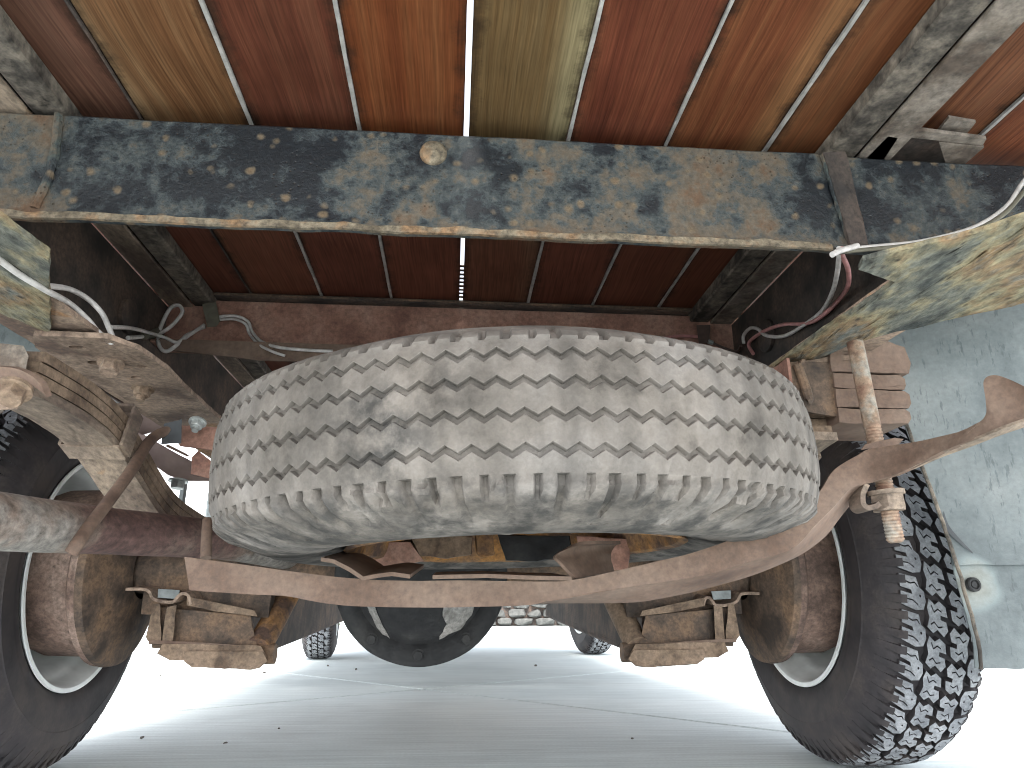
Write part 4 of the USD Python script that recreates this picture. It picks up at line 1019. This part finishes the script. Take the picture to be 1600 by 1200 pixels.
# make the two lines correspond
A = [PY(x, y, Yc(x)) for x, y in topl]
B = [PY(x, y, Yc(x)) for x, y in midl]
face = ribbon(A, B, 0.005, 5, flip=1)
obj('angle_bar', rough_up(face, 0.0006, 30, 1), M['bar'], carrier, smooth=35)
lowl = [(800, 948), (856, 943), (978, 942), (1039, 934), (1100, 921), (1170, 901), (1240, 873), (1287, 841), (1310, 813), (1333, 785), (1356, 768)]
upl = [(800, 946), (850, 941), (978, 918), (1039, 909), (1100, 899), (1170, 878), (1235, 859), (1277, 817), (1305, 789), (1329, 764), (1356, 755)]
A = [PY(x, y, Yc(x) + 0.002) for x, y in upl]
B = [PY(x, y, Yc(x) + 0.05) for x, y in lowl]
obj('bar_flange', rough_up(ribbon(A, B, 0.005, 5, flip=1), 0.0006, 30, 2), M['bar'], carrier, smooth=35)
A = [PY(x, y, Yc(x) + 0.004) for x, y in midl[:9]]
B = [a + [0, 0.045, 0.001] for a in A]
obj('bar_flange', ribbon(A, B, 0.005, 4, flip=1), M['bar'], carrier, smooth=35)
# twisted and curled right end
A = [PY(x, y, yv) for x, y, yv in ((1497, 675, 0.70), (1525, 663, 0.675), (1540, 648, 0.662), (1540, 625, 0.655), (1537, 595, 0.655), (1553, 586, 0.65), (1580, 594, 0.64), (1615, 612, 0.62))]
B = [PY(x, y, yv) for x, y, yv in ((1480, 702, 0.712), (1505, 692, 0.69), (1540, 680, 0.665), (1567, 669, 0.648), (1590, 660, 0.635), (1605, 655, 0.628), (1625, 648, 0.615), (1650, 640, 0.60))]
obj('curled_end', ribbon(A, B, 0.004, 6, flip=1), M['bar'], carrier, smooth=50)
A = [PY(x, y, Yc(x) + 0.001) for x, y in ((1403, 741), (1436, 725), (1473, 706), (1520, 689), (1567, 670), (1625, 650))]
B = [PY(x, y, Yc(x) + 0.012) for x, y in ((1403, 744), (1436, 730), (1473, 714), (1520, 697), (1567, 679), (1625, 660))]
obj('bar_flange', ribbon(A, B, 0.003, 4, flip=1), M['leaf'], carrier, smooth=40)
# threaded rod
p0, p1 = PY(1333, 520, 0.819), PY(1400, 848, 0.819)
tt = np.linspace(0, 1, 260)
rad = np.where(tt > 0.47, 0.0090 + 0.0014 * np.abs(((tt * 66) % 1) * 2 - 1), 0.0100)
rad[-3:] *= [0.95, 0.85, 0.6]
obj('threaded_rod', tube([p0 + (p1 - p0) * t for t in tt], rad, 18, 0), M['rod'], carrier, smooth=30)
d = (p1 - p0) / np.linalg.norm(p1 - p0)
pn_ = PY(1385, 766, 0.815)
obj('clamp_nut', rough_up(cat_(hexbolt(p0 + d * ((pn_ - p0) @ d), d, 0.020, 0.024, 1.05)), 0.0008, 60, 1), M['leaf'], carrier, smooth=25)
hk = [PY(x, y, 0.805) for x, y in ((1352, 754), (1345, 770), (1346, 788), (1356, 797), (1370, 795), (1378, 790))]
obj('clamp_hook', ribbon(hk, [h + [0.002, 0.03, 0.0] for h in hk], 0.006, 5, flip=1), M['leaf'], carrier, smooth=40)
obj('washer_plate', rough_up(hull([PY(x, y, Y) for Y in (0.806, 0.835) for x, y in ((1345, 703), (1352, 694), (1398, 684), (1412, 686), (1404, 694))]), 0.0008, 60, 4, 0.01), M['bar'], carrier, smooth=30)
obj('left_hook', tube([PY(325, 812, 1.02), PY(323, 840, 1.01), PY(322, 872, 1.0)], 0.0072, 12, 4), M['bar'], carrier, smooth=40)
# cradle plates on the bar under the wheel
pl = [(501, 877, .86), (520, 880, .86), (545, 893, .855), (566, 907, .85), (590, 903, .85), (612, 900, .85), (640, 904, .85)]
A = [PY(x, y, Y) for x, y, Y in pl]
obj('cradle_plate', ribbon(A, [a + [0.01, 0.14, 0.020] for a in A], 0.0045, 1, sm=False, flip=1), M['bar'], carrier)
A = [PY(x, y, Y) for x, y, Y in ((676, 905, .85), (760, 903, .85), (835, 906, .84), (893, 907, .84))]
obj('cradle_plate', ribbon(A, [a + [0.0, 0.16, 0.012] for a in A], 0.0045, 1, sm=False, flip=1), M['bar'], carrier)
A = [PY(x, y, Y) for x, y, Y in ((900, 904, .85), (890, 893, .845), (876, 878, .845), (868, 868, .85), (885, 858, .86), (905, 852, .87), (935, 850, .88))]
Bq = [PY(x, y, Y) for x, y, Y in ((960, 893, .92), (958, 885, .92), (955, 875, .92), (955, 865, .92), (958, 858, .93), (963, 852, .94), (970, 850, .95))]
obj('cradle_curl', ribbon(A, Bq, 0.004, 5, flip=1), M['bar'], carrier, smooth=50)

# ---------------------------------------------------------------- tailpipe and its hanger
tp = thing('tailpipe', truck)
obj('pipe', rough_up(tube([PY(-260, 778, 0.60), PY(-60, 806, 0.74), PY(0, 815, 0.80), PY(160, 829, 0.98), PY(330, 843, 1.20), PY(420, 858, 1.34), PY(480, 872, 1.5)], 0.0300, 36, 10), 0.0008, 20, 1), M['pipe'], tp, smooth=60)
obj('hanger_rod', tube([PY(272, 672, 1.06), PY(256, 675, 1.05), PY(242, 682, 1.03), PY(228, 697, 1.00), PY(205, 735, 0.96), PY(172, 780, 0.92), PY(140, 822, 0.885), PY(122, 848, 0.86), PY(112, 863, 0.86)], 0.0075, 14, 6), M['bar'], tp, smooth=40)
obj('hanger_block', rough_up(hull([PY(x, y, Y) for Y in (1.05, 1.085) for x, y in ((257, 662), (284, 655), (283, 692), (252, 694))]), 0.001, 60, 1, 0.01), M['black_rubber'], tp, smooth=30)
hb = obj('hanger_plate', rough_up(plate([PY(x, y, 1.10) for x, y in ((278, 664), (345, 668), (338, 705), (312, 700), (280, 696))], 0.006, (0, 1, 0), jag_amp=0.0015), 0.0006, 50, 2, 0.02), M['cross'], tp)
obj('zinc_bolt', cat_(hexbolt(PY(309, 659, 1.075), (0.02, -0.5, -1), 0.0095, 0.011, 1.35, 0.007)), M['zinc'], tp)
obj('hanger_bracket', rough_up(hull([PY(x, y, Y) for Y in (1.12, 1.16) for x, y in ((300, 714), (310, 704), (332, 722), (330, 748), (298, 741))]), 0.001, 50, 3, 0.015), M['cross'], tp)
obj('hanger_bracket', rough_up(plate([PY(x, y, 1.13) for x, y in ((262, 694), (290, 708), (296, 712), (290, 712), (258, 697))], 0.004, (0, 1, 0)), 0.0004, 50, 3), M['bar'], tp)
bt = thing('body_mount', truck)
obj('mount_bracket', rough_up(hull([PY(x, y, Y) for Y in (1.7, 1.9) for x, y in ((205, 668), (235, 690), (300, 730), (345, 748), (345, 752), (290, 751), (262, 742), (235, 722))]), 0.003, 20, 4, 0.04), M['bodypink'], bt, smooth=35)
obj('mount_bracket', rough_up(hull([PY(x, y, Y) for Y in (1.6, 1.66) for x, y in ((185, 635), (240, 636), (262, 668), (222, 680), (205, 670))]), 0.002, 20, 5, 0.04), M['bodypink'], bt, smooth=35)
obj('hexagon_bolt', hexbolt(PY(279, 750, 1.68), (0, -0.1, -1), 0.016, 0.02), M['zinc'], bt)
obj('mount_post', bx(-0.748, -0.735, 2.02, 2.04, 0.42, 0.62), M['panel'], bt)

# ---------------------------------------------------------------- wiring
wr = thing('wiring', truck)


def wire(name, pts, r=0.0030, mat='wire_white'):
    P = []
    for x, y, Y in pts:
        p = PY(x, y, Y)
        if Y > 0.78 and abs(p[0]) > 0.545:
            p = PY(x, y, Y * 0.545 / abs(p[0]))
        P.append(p)
    obj(name, tube(P, r, 10, 6), M[mat], wr, smooth=60)


wire('wire', [(1640, 240, .70), (1600, 283, .715), (1575, 320, .722), (1540, 346, .728), (1500, 363, .73), (1430, 379, .733), (1360, 386, .735), (1316, 391, .735)], 0.0029)
wire('wire', [(1640, 262, .70), (1600, 300, .715), (1570, 333, .722), (1530, 357, .728), (1480, 371, .73), (1420, 383, .733), (1350, 390, .735), (1312, 394, .735)], 0.0030, 'clip')
wire('wire', [(1311, 388, .735), (1311, 399, .75), (1308, 427, .80), (1300, 458, .87), (1284, 486, .95), (1256, 508, 1.05), (1225, 525, 1.14), (1197, 524, 1.22), (1184, 514, 1.25), (1172, 513, 1.26), (1162, 524, 1.26), (1162, 537, 1.25)], 0.0032)
wire('wire', [(1314, 388, .735), (1316, 399, .75), (1325, 421, .79), (1325, 446, .84), (1312, 467, .90), (1287, 492, .97), (1262, 505, 1.04), (1225, 507, 1.12), (1197, 516, 1.20), (1175, 530, 1.24), (1170, 540, 1.24), (1177, 553, 1.23)], 0.0032, 'wire_pink')
wire('wire', [(1340, 384, .733), (1312, 392, .728), (1300, 398, .725)], 0.0036)
wire('wire', [(-40, 380, .60), (0, 407, .66), (34, 431, .70), (73, 454, .74), (109, 474, .82), (137, 499, .86), (150, 515, .88), (165, 529, .89), (174, 535, .885), (176, 528, .885), (170, 512, .89), (159, 489, .90), (137, 467, .88), (109, 452, .83), (75, 447, .76), (50, 446, .74)], 0.0034)
wire('wire', [(173, 511, .90), (206, 513, 1.05), (237, 521, 1.22), (259, 528, 1.25), (277, 535, 1.25), (291, 524, 1.27), (305, 517, 1.305), (320, 511, 1.305)], 0.0030)
wire('wire', [(200, 528, 1.1), (222, 526, 1.2), (240, 524, 1.26), (259, 516, 1.28), (275, 502, 1.28), (285, 487, 1.28), (279, 477, 1.28), (266, 482, 1.28), (253, 506, 1.28), (247, 527, 1.262), (250, 543, 1.245), (260, 549, 1.245), (274, 541, 1.25), (291, 527, 1.27), (319, 508, 1.305)], 0.0035)
wire('wire', [(335, 497, 1.305), (350, 494, 1.303), (369, 494, 1.30), (387, 502, 1.30), (394, 518, 1.30), (409, 534, 1.27), (437, 543, 1.247), (478, 547, 1.245), (520, 549, 1.245)], 0.0030)
wire('wire', [(335, 501, 1.305), (350, 499, 1.303), (368, 499, 1.30), (384, 507, 1.30), (390, 522, 1.30), (404, 538, 1.26), (425, 549, 1.247), (445, 556, 1.245)], 0.0026)
wire('wire', [(1020, 531, 1.30), (1040, 527, 1.30), (1065, 525, 1.302), (1090, 526, 1.305)], 0.0030, 'wire_pink')
wire('wire', [(1104, 531, 1.303), (1125, 541, 1.30), (1150, 549, 1.298), (1158, 540, 1.298)], 0.0026, 'wire_dark')
obj('wire_clip', rough_up(hull([PY(x, y, Y) for Y in (1.296, 1.3175) for x, y in ((316, 475), (337, 472), (344, 502), (338, 510), (324, 511))]), 0.001, 60, 1, 0.01), M['clip'], wr, smooth=30)
obj('wire_clip', rough_up(hull([PY(x, y, Y) for Y in (1.296, 1.3175) for x, y in ((1088, 508), (1110, 508), (1108, 535), (1092, 537))]), 0.001, 60, 2, 0.01), M['wire_dark'], wr, smooth=30)
obj('wire_terminal', tube([PY(1106, 533, 1.300), PY(1114, 536, 1.30)], 0.0045, 10, 0), M['zinc'], wr)
obj('wire_tape', rough_up(tube([PY(225, 524, 1.2), PY(238, 522, 1.25), PY(248, 519, 1.275)], 0.008, 10, 4), 0.002, 80, 1), M['clip'], wr, smooth=40)

# ---------------------------------------------------------------- spare wheel
SX, SY, SZ, SR = 0.080, 0.955, 0.438, 0.379
NP_, SUB = 104, 8
na = NP_ * SUB
ang = np.arange(na) / na * 2 * np.pi
ph = (np.arange(na) % SUB) / SUB
zig = (1 - 4 * np.abs(ph - 0.5))                       # -1..1 triangle wave
zig = np.abs(((np.arange(na) / SUB) % 1) * 2 - 1) * 2 - 1
hwz, gd, gw = 0.0635, 0.0062, 0.0034
prof = []                                              # (z, r, zigzag share, notch class)
zg = [-0.0385, -0.0085, 0.0205, 0.0480]
tre = lambda zz: SR - 0.010 * (abs(zz) / hwz) ** 2.4
prof.append((-0.0800, 0.215, 0, 0)); prof.append((-0.0890, 0.236, 0, 0)); prof.append((-0.0945, 0.255, 0, 0)); prof.append((-0.0940, 0.258, 0, 0)); prof.append((-0.0965, 0.275, 0, 0)); prof.append((-0.0960, 0.295, 0, 0)); prof.append((-0.0930, 0.312, 0, 0)); prof.append((-0.0920, 0.3135, 0, 1)); prof.append((-0.0885, 0.326, 0, 2)); prof.append((-0.0830, 0.339, 0, 3)); prof.append((-0.0770, 0.3570, 0, 4)); prof.append((-0.0705, 0.3660, 0, 5)); prof.append((-0.0660, 0.3702, 0, 6)); prof.append((-0.0615, tre(0.0615), 0, 6)); prof.append((-0.0575, tre(0.0575), 0, 6)); prof.append((-0.0572, tre(0.0572), 0, 0))
last = -0.0572
for k, g in enumerate(zg):
    for zz, dep in ((g - gw - 0.0006, 0.0), (g - gw, 0.0004), (g - gw * 0.75, gd), (g + gw * 0.75, gd), (g + gw, 0.0004), (g + gw + 0.0006, 0.0)):
        prof.append((zz, tre(zz) - dep, 1, 0))
    nx = zg[k + 1] if k < 3 else 0.0655
    for t in (0.33, 0.66):
        zz = g + gw + (nx - g - 2 * gw) * t
        prof.append((zz, tre(zz), 1 if k < 3 else 0.4, 0))
prof += [(0.0590, tre(0.059), 0, 0), (0.0630, tre(0.063), 0, 0), (0.0665, 0.3697, 0, 5), (0.0715, 0.3655, 0, 6), (0.0770, 0.3570, 0, 4), (0.0845, 0.339, 0, 3), (0.0920, 0.326, 0, 1), (0.0985, 0.312, 0, 0), (0.1045, 0.275, 0, 0), (0.1000, 0.236, 0, 0), (0.0925, 0.215, 0, 0)]
prof = np.array(prof)
kk = len(prof)
Zs = prof[None, :, 0] + prof[None, :, 2] * zig[:, None] * 0.0036
Rs = np.repeat(prof[None, :, 1], na, 0)
per = np.arange(na) // SUB
inn = (np.arange(na) % SUB)
notch_w = {6: (3, 5), 5: (3, 5), 4: (3, 5), 3: (3, 5), 2: (3, 4), 1: (3, 4)}
long_ = per % 2 == 0
for cls, (dl, ds) in {6: (0.0085, 0.0075), 5: (0.0100, 0.0085), 4: (0.0085, 0.003), 3: (0.0060, 0.0), 2: (0.0035, 0.0), 1: (0.0015, 0.0)}.items():
    cols_ = np.where(prof[:, 3] == cls)[0]
    lo, hi = (2, 5)
    on = np.where(long_, (inn >= 2) & (inn <= 4), (inn >= 3) & (inn <= 4))
    worn = 0.65 + 0.7 * meshkit.fbm(np.c_[np.cos(ang) * 9, np.sin(ang) * 9, np.zeros(na) + cls * 0.3], 2, 4)
    dep = np.where(on, np.where(long_, dl, ds), 0) * worn
    Rs[:, cols_] -= dep[:, None]
P3 = np.stack([np.cos(ang)[:, None] * Rs, np.sin(ang)[:, None] * Rs, Zs], -1)
outw = np.stack([np.cos(ang)[:, None] + 0 * Rs, np.sin(ang)[:, None] + 0 * Rs, 0 * Rs], -1)
nzv = meshkit.fbm(P3 * 22, 4, 3) - 0.5
low = (prof[:, 0] < -0.06).astype(float)[None, :]
nz2 = meshkit.fbm(P3 * 90, 4, 9) - 0.5
crk = np.clip(meshkit.fbm(P3 * [60, 60, 26] + 5, 4, 12) - 0.60, 0, 1) * 0.06
P3 = P3 + outw * ((nzv * 0.0022 + nz2 * 0.0011 * (1 + 3.0 * low) - crk * low * 0.8)[..., None])
tilt = math.radians(1.6)
RT = np.array([[math.cos(tilt), 0, -math.sin(tilt)], [0, 1, 0], [math.sin(tilt), 0, math.cos(tilt)]])
Vt_ = P3.reshape(-1, 3) @ RT.T + [SX, SY, SZ]
I = np.arange(na)[:, None] * kk + np.arange(kk - 1)[None, :]
Jn = ((np.arange(na) + 1) % na)[:, None] * kk + np.arange(kk - 1)[None, :]
Ft = np.concatenate([np.stack([I, Jn, Jn + 1], -1).reshape(-1, 3), np.stack([I, Jn + 1, I + 1], -1).reshape(-1, 3)])
spare = thing('spare_wheel', label='dusty grey spare wheel with worn zigzag tread slung flat under the wooden bed', cat='spare wheel')
# smooth shading within ridges, creases kept by splitting; the wear value follows the split vertices
tm = trimesh.Trimesh(Vt_, Ft, process=False)
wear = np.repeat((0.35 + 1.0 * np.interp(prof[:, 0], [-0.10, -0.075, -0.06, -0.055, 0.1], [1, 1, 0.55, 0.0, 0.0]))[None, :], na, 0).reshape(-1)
g_ = obj('tyre', tm, M['spare'], spare, smooth=28)
pts = np.array(UsdGeom.Mesh(g_).GetPointsAttr().Get())
loc = (pts - [SX, SY, SZ]) @ RT
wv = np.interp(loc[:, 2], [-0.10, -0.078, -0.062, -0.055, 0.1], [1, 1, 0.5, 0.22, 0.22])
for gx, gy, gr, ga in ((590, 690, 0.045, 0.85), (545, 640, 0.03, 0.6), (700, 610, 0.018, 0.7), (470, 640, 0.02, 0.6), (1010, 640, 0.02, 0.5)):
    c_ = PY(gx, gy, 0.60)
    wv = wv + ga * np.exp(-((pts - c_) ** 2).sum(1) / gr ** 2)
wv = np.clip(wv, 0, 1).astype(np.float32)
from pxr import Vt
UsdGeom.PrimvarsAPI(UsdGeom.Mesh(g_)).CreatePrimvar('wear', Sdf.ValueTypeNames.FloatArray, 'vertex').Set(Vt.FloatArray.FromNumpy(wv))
rp = [(-0.0790, 0.2145), (-0.0880, 0.2200), (-0.0900, 0.2160), (-0.0870, 0.2080), (-0.0800, 0.2050), (-0.0600, 0.2010), (-0.0450, 0.1850), (-0.0200, 0.1780), (0.010, 0.1770), (0.025, 0.160), (0.030, 0.12), (0.012, 0.10), (0.008, 0.055), (0.030, 0.05)]
rm = lathe([(b, c) for b, c in rp], 96, 'z')
rm = trimesh.Trimesh(np.array(rm.vertices) @ RT.T + [SX, SY, SZ], rm.faces, process=False)
obj('rim', rough_up(rm, 0.0008, 40, 2), M['orange'], spare, smooth=35)
for k, (pp, mt) in enumerate(((((640, 838), (700, 835), (738, 838), (736, 866), (700, 872), (655, 868)), 'grime_tan'), (((742, 836), (770, 836), (772, 868), (752, 872), (744, 866)), 'orange'), (((778, 836), (890, 838), (895, 868), (840, 878), (790, 876)), 'diff'), (((900, 838), (985, 842), (980, 890), (905, 888)), 'cross'), (((545, 852), (640, 846), (660, 876), (600, 886), (575, 878)), 'cross'))):
    obj('hub_lump', rough_up(hull([PY(x, y, Y) for Y in (1.06, 1.10) for x, y in pp]), 0.004, 30, k, 0.012), M[mt], spare, smooth=45)

# ---------------------------------------------------------------- pebbles on the concrete
for k, (x, y, sz, lab) in enumerate(((222, 1155, 0.0052, 'largest dark pebble lying on the concrete by the left rear tyre'), (352, 1163, 0.004, 'small dark pebble to the right of the largest pebble'), (413, 1052, 0.007, 'pebble lying on the slab joint below the left front tyre'),
                                      (556, 1047, 0.007, 'pebble on the concrete to the left of the differential'), (512, 1041, 0.006, 'pebble just in front of the left front tyre'), (436, 1139, 0.003, 'tiny pebble in the near slab at the left'), (837, 1041, 0.007, 'pebble on the concrete to the right of the differential'), (250, 1057, 0.006, 'pebble between the left rear tyre and the spring seat'), (988, 1155, 0.003, 'tiny pebble in the near slab at the right'))):
    rp_ = np.random.default_rng(100 + k)
    pts = rp_.normal(size=(18, 3))
    pts = pts / np.linalg.norm(pts, axis=1, keepdims=True) * rp_.uniform(0.8, 1.1, (18, 1)) * [1.2, 1.0, 0.75] * sz
    c = PZ(x, y, 0.0)
    obj('pebble', hull(pts + c + [0, 0, sz * 0.62]), M['pebble'], label=lab, cat='pebble', group='pebbles on the concrete')
